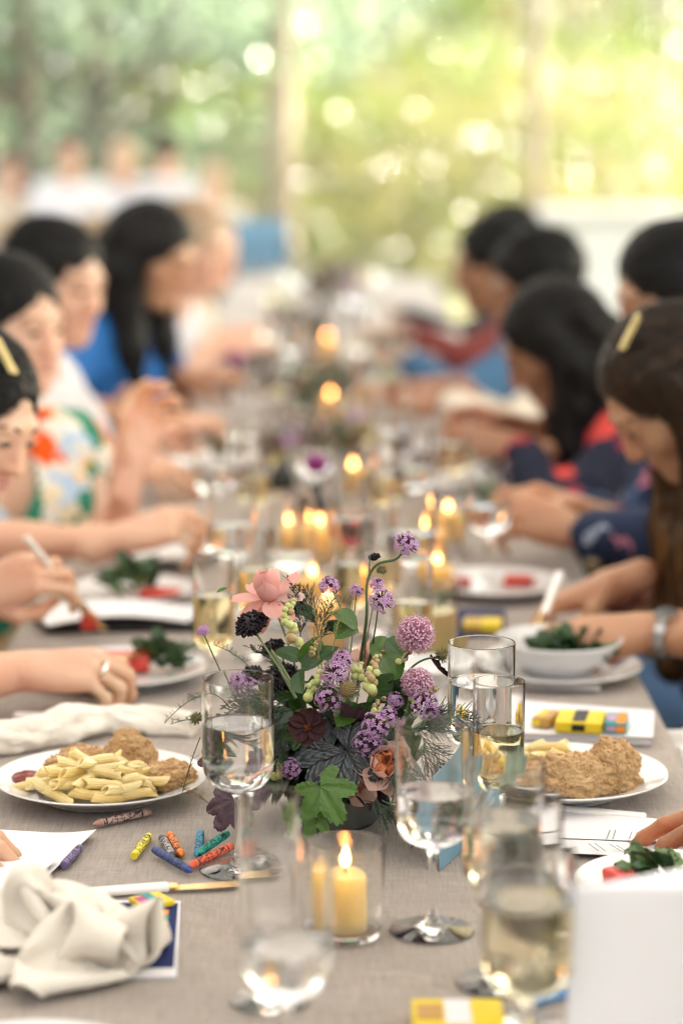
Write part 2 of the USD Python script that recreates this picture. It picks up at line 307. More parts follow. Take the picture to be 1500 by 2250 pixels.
# tall trees that shade the clearing from the right and behind (mostly outside the picture)
def far_wood():
    """The far edge of the wood, one mass of leaf clumps."""
    rng = np.random.default_rng(77); n = 420
    path = numbered('/World', 'distant_wood'); pi = UsdGeom.PointInstancer.Define(stage, path)
    tag(pi, 'sunlit mass of leaves at the far edge of the woods', 'woods', None, 'stuff')
    pr = []
    for k, lm in enumerate(('leaf_lime', 'leaf_green', 'leaf_amber')):
        r2 = np.random.default_rng(80 + k); m, _ = crown_mesh(r2, -1.0, 1.0, 1.2, 420, .17, 12); pr.append(obj('leaf_clump', m, mats[lm], path))
    pi.CreatePrototypesRel().SetTargets([Sdf.Path(p) for p in pr])
    X = rng.uniform(-14, 16, n); Y = rng.uniform(47, 62, n); Z = rng.uniform(0.4, 9.0, n) ** 1.0
    pi.CreatePositionsAttr(Vt.Vec3fArray.FromNumpy(np.stack([X, Y, Z], 1).astype(np.float32)))
    pi.CreateProtoIndicesAttr(Vt.IntArray.FromNumpy(rng.choice(3, n, p=[.55, .33, .12]).astype(np.int32)))
    sc = rng.uniform(.7, 1.4, n); pi.CreateScalesAttr(Vt.Vec3fArray.FromNumpy(np.repeat(sc[:, None], 3, 1).astype(np.float32)))
    pi.CreateOrientationsAttr(Vt.QuathArray([Gf.Quath(math.cos(a / 2), 0, 0, math.sin(a / 2)) for a in rng.uniform(0, 6.28, n)]))
far_wood()

# ------------------------------------------------------------------ the long table and its cloth
TX0, TX1, TY0, TY1 = -0.445, 0.375, 0.75, 10.3
TCX = (TX0 + TX1) / 2
plain('wood', (0.30, 0.19, 0.10), 0.5, (0.20, 0.12, 0.06), 6.0, 0.001, 30, stretch=(1, 8, 1))
def linen(name, col, dark, warp=700.0):
    n = {'t': ('geometry', {}), 'mp': ('mapping', {'scale': (1.0, .035, .2)}), 'mq': ('mapping', {'scale': (.035, 1.0, .2)}), 'n': ('noise_texture', {'scale': warp, 'detail': 2.0}), 'n2': ('noise_texture', {'scale': warp * 1.1, 'detail': 2.0}),
         'n3': ('noise_texture', {'scale': 3.0, 'detail': 3.0}), 'a': ('math', {'math_type': 'multiply_add', 'value2': 0.62}), 'h': ('math', {'math_type': 'multiply', 'value2': 0.38}), 'r': ('rgb_ramp', {'ramp': [(0.33, dark), (0.62, col)]}),
         'r3': ('rgb_ramp', {'ramp': [(0.3, (.93, .93, .94)), (0.7, (1.05, 1.04, 1.03))]}), 'm': ('mix_color', {'blend_type': 'multiply', 'fac': 1.0, 'use_clamp': False}),
         'n4': ('noise_texture', {'scale': 10.0, 'detail': 3.0, 'distortion': .8}), 'b4': ('bump', {'distance': 0.007}), 'b': ('bump', {'distance': 0.0007}), 'p': ('principled_bsdf', {'roughness': 0.85, 'sheen_weight': 0.25, 'sheen_roughness': 0.5})}
    mat(name, n, [('t.position', 'mp.vector'), ('t.position', 'mq.vector'), ('mp.vector', 'n.vector'), ('mq.vector', 'n2.vector'), ('t.position', 'n3.vector'), ('n2.fac', 'h.value1'), ('n.fac', 'a.value1'), ('h.value', 'a.value3'), ('a.value', 'r.fac'),
         ('r.color', 'm.a'), ('n3.fac', 'r3.fac'), ('r3.color', 'm.b'), ('m.result', 'p.base_color'), ('a.value', 'b.height'), ('t.position', 'n4.vector'), ('n4.fac', 'b4.height'), ('b4.normal', 'b.normal'), ('b.normal', 'p.normal')])
linen('taupe_linen', (0.315, 0.262, 0.226), (0.200, 0.163, 0.140))
def table():
    t = thing('dining_table', 'long wooden banquet table under the taupe linen cloth', 'table')
    obj('tabletop', rbox(TX1 - TX0 - .012, TY1 - TY0 - .012, 0.036, .004, (TCX, (TY0 + TY1) / 2, TZ - .024)), mats['wood'], t)
    for x in (TX0 + .12, TX1 - .12):
        for y in np.linspace(TY0 + .25, TY1 - .25, 5): obj('leg', box(.06, .06, TZ - .042, (x, y, (TZ - .042) / 2)), mats['wood'], t)
    w, drop, r = TX1 - TX0, 0.32, 0.012
    def f(u, v):
        s = (v - .5) * (w + 2 * drop); h = w / 2; a = np.clip((np.abs(s) - h) / r, 0, np.pi / 2); over = np.maximum(np.abs(s) - h - r * np.pi / 2, 0)
        y = TY0 + u * (TY1 - TY0); k = over / drop
        wav = (np.sin(y * 9 + np.sin(y * 2.3) * 2) + .5 * np.sin(y * 21 + 1)) * .022 * k
        x = np.sign(s) * (np.minimum(np.abs(s), h) + r * np.sin(a) + .02 * k + wav)
        und = .0012 * np.sin(y * 6 + s * 9) * np.sin(s * 14 - y * 3)
        return np.stack([TCX + x, y, TZ - r * (1 - np.cos(a)) - over + np.minimum(und - .0012, 0) * (a == 0)], -1)
    m, _ = grid(420, 72, f)
    obj('tablecloth', m, mats['taupe_linen'], '/World', True, label='taupe slubby linen cloth draped over the long dining table', cat='tablecloth')
table()

# ------------------------------------------------------------------ glassware
mat('clear_glass', {'p': ('principled_bsdf', {'base_color': (1, 1, 1), 'roughness': 0.0, 'ior': 1.5, 'transmission_weight': 1.0})})
mat('water', {'p': ('principled_bsdf', {'base_color': (1, 1, 1), 'roughness': 0.0, 'ior': 1.333, 'transmission_weight': 1.0})})
mat('sparkling_wine', {'p': ('principled_bsdf', {'base_color': (0.97, 0.86, 0.50), 'roughness': 0.0, 'ior': 1.34, 'transmission_weight': 1.0})})
mat('white_wine', {'p': ('principled_bsdf', {'base_color': (0.96, 0.90, 0.66), 'roughness': 0.0, 'ior': 1.34, 'transmission_weight': 1.0})})
mat('red_wine', {'p': ('principled_bsdf', {'base_color': (0.25, 0.02, 0.03), 'roughness': 0.0, 'ior': 1.34, 'transmission_weight': 1.0})})
plain('lemonade', (0.72, 0.60, 0.30), 0.3, (0.66, 0.52, 0.22), 10.0, subsurface_weight=0.3)
def arc(cx, cz, r, a0, a1, n): return [(cx + r * math.cos(math.radians(a)), cz + r * math.sin(math.radians(a))) for a in np.linspace(a0, a1, n)]
def stem_glass(R, H, zb, foot, rc, w=0.0011):
    """R bowl radius, H rim height, zb height of the bowl's underside, rc radius of the bowl's rounded bottom; returns (glass, inner wall up to the rim)."""
    out = [(0, 0.0), (foot - .001, 0.0), (foot, .0008), (foot - .0006, .0018), (foot * .6, .0032), (foot * .3, .0055), (.0062, .010), (.0042, .017), (.0036, .03), (.0036, zb - .018), (.0042, zb - .009), (.0075, zb - .0025)]
    out += [p for p in arc(R - rc, zb + rc, rc, -80, 0, 12)] + [(R, H - .0012), (R - w * .35, H), (R - w, H - .0008)]
    inn = arc(R - rc, zb + rc + .0002, rc - w, 0, -86, 12) + [(0, zb + w + .0014)]
    return out + inn, inn
def drink(inn, level, R, w=0.0011):
    e = .00025
    prof = [(0, inn[-1][1] - e)] + [(r + e, z - e * .5) for r, z in inn[::-1][1:] if z < level - .001]
    return prof + [(R - w + e, level + .0012), (R - w - .0006, level + .0004), (R - w - .0022, level), (0, level)]
SPECS = {'goblet': (.034, .190, .080, .038, .026), 'flute': (.0252, .176, .062, .032, .016)}
def glass_proto(kind, level, liquid):
    R, H, zb, foot, rc = SPECS[kind]
    def b(path):
        prof, inn = stem_glass(R, H, zb, foot, rc)
        obj('glass_bowl', lathe(prof, 72), mats['clear_glass'], path, 50)
        if level: obj(liquid.split('_')[-1], lathe(drink(inn, level, R), 64), mats[liquid], path, 50)
    return proto(f'{kind}_{liquid}_{int(level * 1000)}', b)
def glass(kind, px_, py_, level, liquid, label, group=None, rz=0.0):
    H = SPECS[kind][1]; p = at_z(px_, py_, TZ + H)
    dup(glass_proto(kind, level, liquid), 'stemmed_goblet' if kind == 'goblet' else 'champagne_flute', label, 'wine glass' if kind == 'goblet' else 'champagne flute', (p[0], p[1], TZ + .0006), rz, group)
glass('goblet', 522, 1490, .145, 'water', 'stemmed water goblet standing left of the flowers beside the loose crayons')
glass('goblet', 952, 1592, .128, 'water', 'stemmed water goblet in front of the flowers and the blue card')
glass('goblet', 628, 1872, .118, 'water', 'large blurred water goblet nearest the camera in front of the candle')
glass('goblet', 1162, 1868, .150, 'white_wine', 'large blurred goblet of pale wine beside the standing white card')
glass('goblet', 1107, 1680, .140, 'white_wine', 'goblet of pale wine just in front of the champagne flute by the blue card')
glass('goblet', 1142, 1752, .120, 'water', 'water goblet hidden behind the nearest goblet of pale wine')
glass('goblet', 1058, 1412, .148, 'water', 'tall clear water goblet right of the purple pompom flowers')
glass('flute', 1096, 1497, .126, 'sparkling_wine', 'champagne flute in front of the water goblet right of the flowers')
glass('flute', 590, 1748, .0, 'empty', 'empty champagne flute behind the nearest water goblet')
glass('flute', 468, 1225, .128, 'sparkling_wine', 'champagne flute beside the pink dahlia and the salad plate')
for i, (k, x, y, l, q, lab) in enumerate([
    ('goblet', 508, 1066, .13, 'water', 'blurred water goblet beyond the left salad plates'), ('goblet', 772, 1040, .12, 'red_wine', 'goblet with a little dark wine beyond the candles'), ('goblet', 640, 1082, .10, 'water', 'water goblet left of the lit candle beyond the flowers'),
    ('flute', 775, 1150, .12, 'sparkling_wine', 'champagne flute right of the middle candle'), ('flute', 560, 1160, .12, 'sparkling_wine', 'champagne flute above the pink dahlia'), ('goblet', 905, 1080, .13, 'water', 'water goblet left of the pair of candles on the right'),
    ('flute', 830, 1120, .11, 'sparkling_wine', 'champagne flute above the tall purple verbena'), ('goblet', 1075, 1015, .12, 'water', 'water goblet beside the right hand plates'), ('flute', 905, 1225, .12, 'white_wine', 'flute behind the topmost verbena head'),
    ('goblet', 470, 945, .12, 'water', 'distant water goblet in the left row'), ('flute', 560, 960, .11, 'sparkling_wine', 'distant champagne flute in the left row'), ('goblet', 905, 940, .12, 'water', 'distant water goblet in the right row'), ('flute', 850, 965, .11, 'sparkling_wine', 'distant champagne flute right of the second flowers'),
    ('goblet', 1000, 905, .13, 'white_wine', 'distant goblet of pale wine before the guest in cream'), ('goblet', 545, 850, .12, 'water', 'faint water goblet far along the left of the table'), ('flute', 610, 868, .11, 'sparkling_wine', 'faint champagne flute far along the left of the table'),
    ('goblet', 860, 838, .12, 'water', 'faint water goblet far along the right of the table'), ('flute', 800, 850, .11, 'sparkling_wine', 'faint champagne flute far along the right of the table'), ('goblet', 590, 760, .12, 'water', 'far water goblet near the left end of the table'), ('goblet', 845, 745, .12, 'white_wine', 'far goblet near the right end of the table'),
    ('goblet', 640, 690, .12, 'water', 'farthest water goblet left of the third flowers'), ('goblet', 800, 690, .12, 'water', 'farthest water goblet right of the third flowers')]):
    glass(k, x, y, l, q, lab, None, i * .7)
for i, (k, x, Y, l, q) in enumerate([('goblet', 560, 5.2, .12, 'water'), ('flute', 600, 5.4, .12, 'sparkling_wine'), ('goblet', 640, 5.9, .10, 'water'), ('flute', 790, 5.3, .11, 'sparkling_wine'), ('goblet', 830, 5.7, .12, 'water'), ('goblet', 880, 6.1, .12, 'water'), ('flute', 855, 6.4, .12, 'sparkling_wine'), ('goblet', 600, 6.6, .12, 'water'),
        ('flute', 640, 7.3, .12, 'sparkling_wine'), ('goblet', 830, 7.2, .12, 'water'), ('goblet', 780, 7.8, .12, 'water'), ('goblet', 610, 7.9, .12, 'white_wine'), ('flute', 800, 8.6, .12, 'sparkling_wine'), ('goblet', 650, 8.8, .12, 'water'), ('goblet', 840, 8.9, .12, 'water'), ('goblet', 690, 4.2, .12, 'water'), ('goblet', 870, 4.4, .12, 'water'), ('flute', 600, 4.5, .12, 'sparkling_wine')]):
    R_, H_ = SPECS[k][:2]; dup(glass_proto(k, l, q), 'stemmed_goblet' if k == 'goblet' else 'champagne_flute', f'small blurred {"goblet" if k == "goblet" else "flute"} in the crowd of glasses down the far table, {ORD[i] if i < 15 else ["sixteenth", "seventeenth", "eighteenth"][i - 15]} of them', 'wine glass' if k == 'goblet' else 'champagne flute', (px_x(x, Y), Y, TZ + .0006), i * .9, 'glasses crowding the far table')
# tumbler of lemonade with a sprig of herbs
def lemonade():
    p = at_z(945, 1288, TZ + .098); t = thing('tumbler', 'tumbler of cloudy lemonade with a herb sprig behind the purple pompom', 'tumbler', (p[0], p[1], TZ + .0006))
    obj('glass_wall', lathe([(0, 0), (.034, 0), (.036, .002), (.0365, .097), (.0358, .098), (.0352, .097), (.0348, .008), (0, .007)], 48), mats['clear_glass'], t, 50)
    obj('lemonade', lathe([(0, .0068), (.0349, .0075), (.0353, .066), (0, .066)], 40), mats['lemonade'], t, 50)
    rng = np.random.default_rng(3); R = rand_rots(9, rng)
    obj('herb_sprig', strew(LEAF, [(R[i], V(*(rng.uniform(-.02, .02, 2)), .068 + .02 * rng.random()), .022) for i in range(9)]), mats['leaf_green'], t)
lemonade()

# ------------------------------------------------------------------ candles
mat('flame', {'t': ('texture_coordinate', {}), 's': ('separate_xyz', {}), 'r': ('rgb_ramp', {'ramp': [(0.0, (0.55, 0.16, 0.05)), (0.18, (1.0, 0.40, 0.08)), (0.45, (1.0, 0.56, 0.19)), (1.0, (1.0, 0.42, 0.09))]}), 'e': ('emission', {'strength': 5.0})},
    [('t.generated', 's.vector'), ('s.z', 'r.fac'), ('r.color', 'e.color')], 'e.emission')
mat('candle_wax', {'p': ('principled_bsdf', {'base_color': (0.97, 0.52, 0.25), 'roughness': 0.45, 'subsurface_weight': 0.8, 'subsurface_radius': (1.0, 0.42, 0.14), 'subsurface_scale': 0.022, 'subsurface_method': 'random_walk'})})
plain('wick', (0.03, 0.025, 0.02), 0.9)
mat('votive_glass', {'p': ('principled_bsdf', {'base_color': (1, 0.99, 0.97), 'roughness': 0.0, 'ior': 1.5, 'transmission_weight': 1.0})})
FL = [(0, 0), (.0024, .0008), (.0041, .0036), (.0046, .0066), (.0040, .0105), (.0025, .0155), (.0009, .0198), (0, .0212)]
def candle_parts(path, r, h, z0=.0065, fs=1.0):
    P = [(0, z0), (r, z0), (r, z0 + h - .004), (r - .001, z0 + h - .001), (r - .004, z0 + h), (r * .45, z0 + h - .0018), (0, z0 + h - .0022)]
    m = lathe(P, 40); ph = np.arctan2(m.vertices[:, 1], m.vertices[:, 0]); m.vertices[:, 2] += np.where(m.vertices[:, 2] > z0 + h * .8, .0012 * np.sin(2 * ph + 1), 0)
    obj('candle', m, mats['candle_wax'], path, 45)
    obj('wick', tube([(0, 0, z0 + h - .004), (.0004, 0, z0 + h + .003), (.0012, 0, z0 + h + .007)], .0009, 6), mats['wick'], path, True)
    obj('flame', lathe([(q, z * fs) for q, z in FL], 20).apply_translation([.0006, 0, z0 + h + .0045]), mats['flame'], path, True)
def votive_proto(key, hc, rc=.0148, R0=.0315, R1=.0355, H=.086):
    def b(path):
        obj('glass_cup', lathe([(0, 0), (R0 - .004, 0), (R0 - .001, .0012), (R0, .004), (R1, H - .001), (R1 - .0009, H), (R1 - .0018, H - .001), (R0 - .002, .0075), (R0 - .006, .0058), (0, .0058)], 64), mats['votive_glass'], path, 50)
        candle_parts(path, rc, hc, fs=1.0 if key == 'votive_near' else .62)
    return proto(key, b)
VT = {.052: votive_proto('votive_near', .052, .0188), .062: votive_proto('votive_tall', .062, .0235), .040: votive_proto('votive_low', .040, .0225), .053: votive_proto('votive_mid', .053, .0245)}
def votive(px_, py_, h, label, fl=.010):
    p = at_z(px_, py_, TZ + .0065 + h + .0045 + fl); dup(VT[h], 'glass_votive', label, 'candle', (p[0], p[1], TZ + .0006), px_ * .01)
votive(759, 1884, .052, 'lit yellow candle in a clear glass cup nearest the camera')
for x, y, h, lab in ((702, 1136, .062, 'lit candle in a glass cup just left of the middle beyond the flowers'), (634, 1142, .040, 'low lit candle left of the brightest middle candle'), (985, 1108, .062, 'tall lit candle in a glass cup on the right beyond the flowers'), (948, 1148, .053, 'lit candle just left of the tall right hand candle'),
                     (720, 1302, .062, 'lit candle directly behind the flowers under a small verbena head'), (686, 1248, .053, 'lit candle above and left of the flowers'), (765, 1150, .040, 'low lit candle right of the brightest middle candle'), (962, 1222, .040, 'low lit candle left of the right hand plate of tomatoes'), (712, 937, .062, 'orange blurred candle flame in the second flowers'),
                     (726, 860, .053, 'dim blurred candle between the second and third flowers'), (719, 734, .062, 'farthest orange blurred candle flame at the table end'), (776, 1015, .053, 'pale blurred candle right of the purple bud vase')):
    votive(x, y, h, lab)

# ------------------------------------------------------------------ plates, bowls, cutlery, linen
plain('porcelain', (0.66, 0.65, 0.645), 0.18, (0.63, 0.62, 0.62), 3.0, coat_weight=0.3)
mat('gold', {'t': ('texture_coordinate', {}), 'n': ('noise_texture', {'scale': 60.0, 'detail': 3.0}), 'r': ('map_range', {'to_min': 0.16, 'to_max': 0.30}), 'p': ('principled_bsdf', {'base_color': (0.83, 0.55, 0.25), 'metallic': 1.0})}, [('t.object', 'n.vector'), ('n.fac', 'r.value'), ('r.result', 'p.roughness')])
plain('handle_white', (0.80, 0.76, 0.73), 0.3, (0.77, 0.73, 0.70), 8.0)
def plate_proto(key, R, h, wellf=.62, rim=.004):
    w = R * wellf
    P = [(0, .003), (w * .8, .003), (w * .82, 0), (w * .9, 0), (w * .93, .003), (w, .004), (R * .9, h * .8), (R - .001, h), (R, h + .0012), (R - .001, h + .0026), (R * .9, h * .8 + .0032), (w, .0085), (w * .9, .0068), (0, .0062)]
    return proto(key, lambda path: (obj('plate_body', lathe(P, 80), mats['porcelain'], path, 50)))
PL = {'dinner': plate_proto('dinner_plate', .113, .021), 'side': plate_proto('side_plate', .098, .018, .66), 'charger': plate_proto('wide_plate', .108, .016, .7)}
def bowl_b(path):
    R, h = .083, .042
    obj('bowl_body', lathe([(0, .003), (.036, .003), (.037, 0), (.042, 0), (.044, .004), (.066, .018), (R - .003, h - .004), (R, h), (R - .0012, h + .0015), (R - .004, h - .002), (.064, .021), (.04, .008), (0, .0065)], 72), mats['porcelain'], path, 50)
BOWL = proto('salad_bowl', bowl_b)
def plate(kind, px_, py_, label, z=TZ + .0006, dz=None):
    h = {'dinner': .022, 'side': .02, 'charger': .018}[kind] if dz is None else dz
    p = at_z(px_, py_, z + h); dup(PL[kind], 'dinner_plate' if kind != 'side' else 'side_plate', label, 'plate', (p[0], p[1], z)); return V(p[0], p[1], z)
pl_left = plate('dinner', 222, 1704, 'white plate of penne and breaded chicken at the left beside the crayons')
pl_right = plate('dinner', 1234, 1694, 'white plate of penne and breaded chicken at the right below the white book')
pl_l1 = plate('charger', 268, 1462, 'white plate with watermelon and greens under the hand with a ring')
pl_l2 = plate('side', 285, 1290, 'white plate with a heap of greens behind the curled paper')
pl_l3 = plate('side', 395, 1204, 'white plate beside the resting forearm on the left')
pl_r1 = plate('charger', 1226, 1456, 'white plate under the salad bowl at the right')
pl_r2 = plate('charger', 1088, 1275, 'white plate with tomato slices beyond the salad bowl')
pl_r0 = plate('side', 1494, 1938, 'white salad plate behind the standing white card')
pl_l0 = plate('side', 60, 2350, 'white plate at the bottom left corner under the napkin')
for x, y, lab in ((1075, 1112, 'white plate before the woman with long straight hair'), (1065, 1062, 'white plate before the guest holding a phone'), (480, 1010, 'white plate at the raised hand of the left guest'), (470, 945, 'distant white plate in the left row'), (980, 985, 'distant white plate in the right row'),
                  (560, 830, 'far white plate on the left of the table'), (930, 850, 'far white plate before the guest in cream'), (590, 740, 'farthest white plate on the left side'), (860, 735, 'farthest white plate on the right side')):
    plate('side', x, y, lab)
bp = V(pl_r1[0], pl_r1[1], TZ + .0085); dup(BOWL, 'salad_bowl', 'white bowl of dark greens being eaten at the right', 'bowl', bp)

def knife_mesh(L=.215):
    n = 15; t = np.linspace(0, 1, n); b0 = L * .46
    y = b0 + t * (L - b0); w0 = np.where(t > .8, .0075 * np.sqrt(np.maximum(1 - ((t - .8) / .2) ** 2, 0)), .006 + .0016 * np.clip(t * 4, 0, 1))
    top = np.stack([-.004 + 0 * t, y, .0042 + 0 * t], 1); edge = np.stack([-.004 + w0 * 1.9, y, .0036 + 0 * t], 1)
    v = np.vstack([top, edge, top - [0, 0, .0015], edge - [0, 0, .0004]]); f = []
    for i in range(n - 1):
        for a, b in ((0, 1), (1, 3), (3, 2), (2, 0)):
            f += [[a * n + i, b * n + i, b * n + i + 1], [a * n + i, b * n + i + 1, a * n + i + 1]]
    blade = trimesh.Trimesh(v, f, process=False)
    hd = rbox(.013, L * .44, .008, .0032, (0, L * .22, .0045)); col = rbox(.010, .012, .006, .0025, (0, L * .455, .0042)); return cat([blade, col]), hd
def knife_b(path):
    b, h = knife_mesh(); obj('blade', b, mats['gold'], path, 40); obj('handle', h, mats['handle_white'], path, 40)
def fork_b(path):
    L = .2; obj('handle', rbox(.011, L * .46, .007, .003, (0, L * .23, .0045)), mats['handle_white'], path, 40)
    neck = tube(spline([(0, L * .45, .0045), (0, L * .62, .007), (0, L * .72, .006)], 9), np.linspace(.0036, .0026, 9), 8)
    head = rbox(.023, .022, .0022, .0009, (0, L * .75, .006)); tin = [tube(spline([(x, L * .79, .006), (x, L * .9, .0052), (x * .95, L, .009)], 7), np.linspace(.0016, .0008, 7), 6) for x in (-.0096, -.0032, .0032, .0096)]
    obj('neck', cat([neck, head]), mats['gold'], path, 40)
    for m in tin: obj('tine', m, mats['gold'], path, True)
KNIFE, FORK = proto('table_knife', knife_b), proto('table_fork', fork_b)
def along(src, name, a, b, label, cat_, z=TZ + .0006, lift=0.0, L=.215):
    """Lays cutlery from a (handle end) towards b."""
    A = at_z(*a, z) if len(a) == 2 else V(*a); B = at_z(*b, z) if len(b) == 2 else V(*b)
    d = B - A; R = frame(d / np.linalg.norm(d)); dup(src, name, label, cat_, A, mat=R, s=1.0)
along(KNIFE, 'table_knife', (30, 1580), (300, 1592), 'white handled gold knife lying behind the rolled napkin at the left', 'knife')
along(KNIFE, 'table_knife', (150, 1976), (490, 1950), 'gold knife lying below the coloured crayons', 'knife')
along(KNIFE, 'table_knife', (1318, 1520), (1130, 1514), 'white handled knife lying in front of the salad bowl plate', 'knife')
along(KNIFE, 'table_knife', (1418, 1806), (1228, 1788), 'white handled knife lying along the printed menu', 'knife')
along(KNIFE, 'table_knife', tuple(at_z(70, 1462, TZ + .040)), tuple(at_z(385, 1438, TZ + .024)), 'gold knife held across the watermelon plate', 'knife')

def linen_mat(name, a, b, rough=0.9):
    mat(name, {'t': ('texture_coordinate', {}), 'n': ('noise_texture', {'scale': 9.0, 'detail': 4.0}), 'w': ('noise_texture', {'scale': 900.0, 'detail': 1.0}), 'r': ('rgb_ramp', {'ramp': [(0.3, b), (0.7, a)]}), 'b': ('bump', {'distance': 0.0006}),
               'p': ('principled_bsdf', {'roughness': rough, 'sheen_weight': 0.2}), 'tl': ('translucent_bsdf', {}), 'x': ('mix_closure', {'fac': 0.15})},
        [('t.object', 'n.vector'), ('t.object', 'w.vector'), ('n.fac', 'r.fac'), ('r.color', 'p.base_color'), ('r.color', 'tl.color'), ('w.fac', 'b.height'), ('b.normal', 'p.normal'), ('p.BSDF', 'x.closure1'), ('tl.BSDF', 'x.closure2')], 'x.closure')
linen_mat('cream_linen', (0.83, 0.78, 0.71), (0.78, 0.72, 0.64))
linen_mat('white_linen', (0.80, 0.77, 0.74), (0.74, 0.71, 0.68))
def rolled_napkin():
    A, B, C = at_z(-60, 1655), at_z(190, 1618), at_z(430, 1612); A[2] = B[2] = C[2] = 0
    P = spline([A, (A + B) / 2 + [0, -.01, 0], B, (B + C) / 2 + [0, .012, 0], C], 160); T = np.gradient(P, axis=0); T /= np.linalg.norm(T, axis=1, keepdims=True); S = np.cross(T, [0, 0, 1.0])
    n = 56; a = np.linspace(0, 2 * np.pi, n, endpoint=False); t = np.linspace(0, 1, 160); V_ = []
    for i in range(160):
        w = .030 * (1 - .45 * t[i]) * (1 - .55 * math.exp(-((t[i] - .62) / .05) ** 2)); h = .020 * (1 - .25 * t[i]) * (1 + .25 * math.exp(-((t[i] - .45) / .1) ** 2)); w *= 1 + .5 * math.exp(-((t[i] - 1) / .12) ** 2)
        tw = a + .7 * t[i] + .5 * math.sin(7 * t[i]); rr = 1 + .15 * np.sin(3 * tw + 2) * (.4 + t[i]) + .07 * np.sin(5 * tw + 9 * t[i] + 3 * math.sin(9 * t[i])) + .42 * (meshkit.fbm(np.stack([np.cos(tw) * 2.2, np.sin(tw) * 2.2, np.full(n, t[i] * 13)], 1), 3, 4) - .5)
        V_.append(P[i] + np.outer(np.cos(a) * w * rr, S[i]) + np.outer(np.maximum((np.sin(a) * h * rr) + h * .78, .0012), [0, 0, 1]) + [0, 0, TZ])
    V_ = np.array(V_); idx = np.arange(160 * n).reshape(160, n); q = np.stack([idx[:-1], idx[1:], np.roll(idx, -1, 1)[1:], np.roll(idx, -1, 1)[:-1]], -1).reshape(-1, 4)
    m = trimesh.Trimesh(V_.reshape(-1, 3), np.vstack([q[:, [0, 1, 2]], q[:, [0, 2, 3]]]), process=False)
    obj('rolled_napkin', m, mats['cream_linen'], '/World', True, label='long loosely rolled cream napkin behind the left plate of penne', cat='napkin')
rolled_napkin()
def crumple_cloth(name, c, seed, label, m_, N=56, L=.46, R0=.098, squeeze=.40, z0=.0, rz=0.0, steps=170):
    """A square of cloth bunched up by hand and let settle on the table: springs between neighbours, gravity, the table top."""
    i, j = np.meshgrid(np.arange(N), np.arange(N), indexing='ij'); X0 = np.stack([(i / (N - 1) - .5) * L, (j / (N - 1) - .5) * L, 0 * i], -1); d0 = L / (N - 1)
    w = lambda k, f: meshkit.fbm(X0 * f + seed * 3.1 + k, 2, seed + k) - .5
    P = X0 * squeeze + np.stack([.06 * w(1, 7), .06 * w(2, 7), .06 + .25 * w(3, 7.5)], -1); P[..., 2] -= P[..., 2].min() - .004; Q = P.copy(); ID = np.arange(N * N).reshape(N, N); cons = []
    for di, dj in ((1, 0), (0, 1), (1, 1), (1, -1), (3, 0), (0, 3), (2, 0), (0, 2)):
        a = ID[:N - di, max(0, -dj):N - max(0, dj)]; b = ID[di:, max(0, dj):N + min(0, dj)]
        for par in range(2):
            key = (np.indices(a.shape)[0 if di else 1] // max(di if di else abs(dj), 1)) % 2
            cons.append((a[key == par], b[key == par], math.hypot(di, dj) * d0, 1.0 if max(di, abs(dj)) == 1 else .8))
    P, Q = P.reshape(-1, 3), Q.reshape(-1, 3)
    for st in range(steps):
        v = (P - Q) * .90; Q = P.copy(); P = P + v; P[:, 2] -= .00012
        for a, b, l, k in cons * 2:
            d = P[b] - P[a]; n = np.linalg.norm(d, axis=1, keepdims=True); e = k * .5 * (n - l) / np.maximum(n, 1e-6) * d; P[a] += e; P[b] -= e
        r = np.hypot(P[:, 0], P[:, 1]); o = r > R0 * (1.0 if st < steps * .6 else 1.1); P[o, :2] *= (R0 * (1.0 if st < steps * .6 else 1.1) / r[o])[:, None] * .5 + .5; lo = P[:, 2] < .0012; P[lo, 2] = .0012; Q[lo, :2] = P[lo, :2]
    q = np.stack([ID[:-1, :-1], ID[1:, :-1], ID[1:, 1:], ID[:-1, 1:]], -1).reshape(-1, 4); m = trimesh.Trimesh(P, np.vstack([q[:, [0, 1, 2]], q[:, [0, 2, 3]]]), process=False)
    m = m.subdivide_loop(1); n = m.vertex_normals; m = xform(thick(m, .0007), rot([0, 0, 1], rz), c)
    obj(name, m, mats[m_], '/World', True, label=label, cat='napkin')
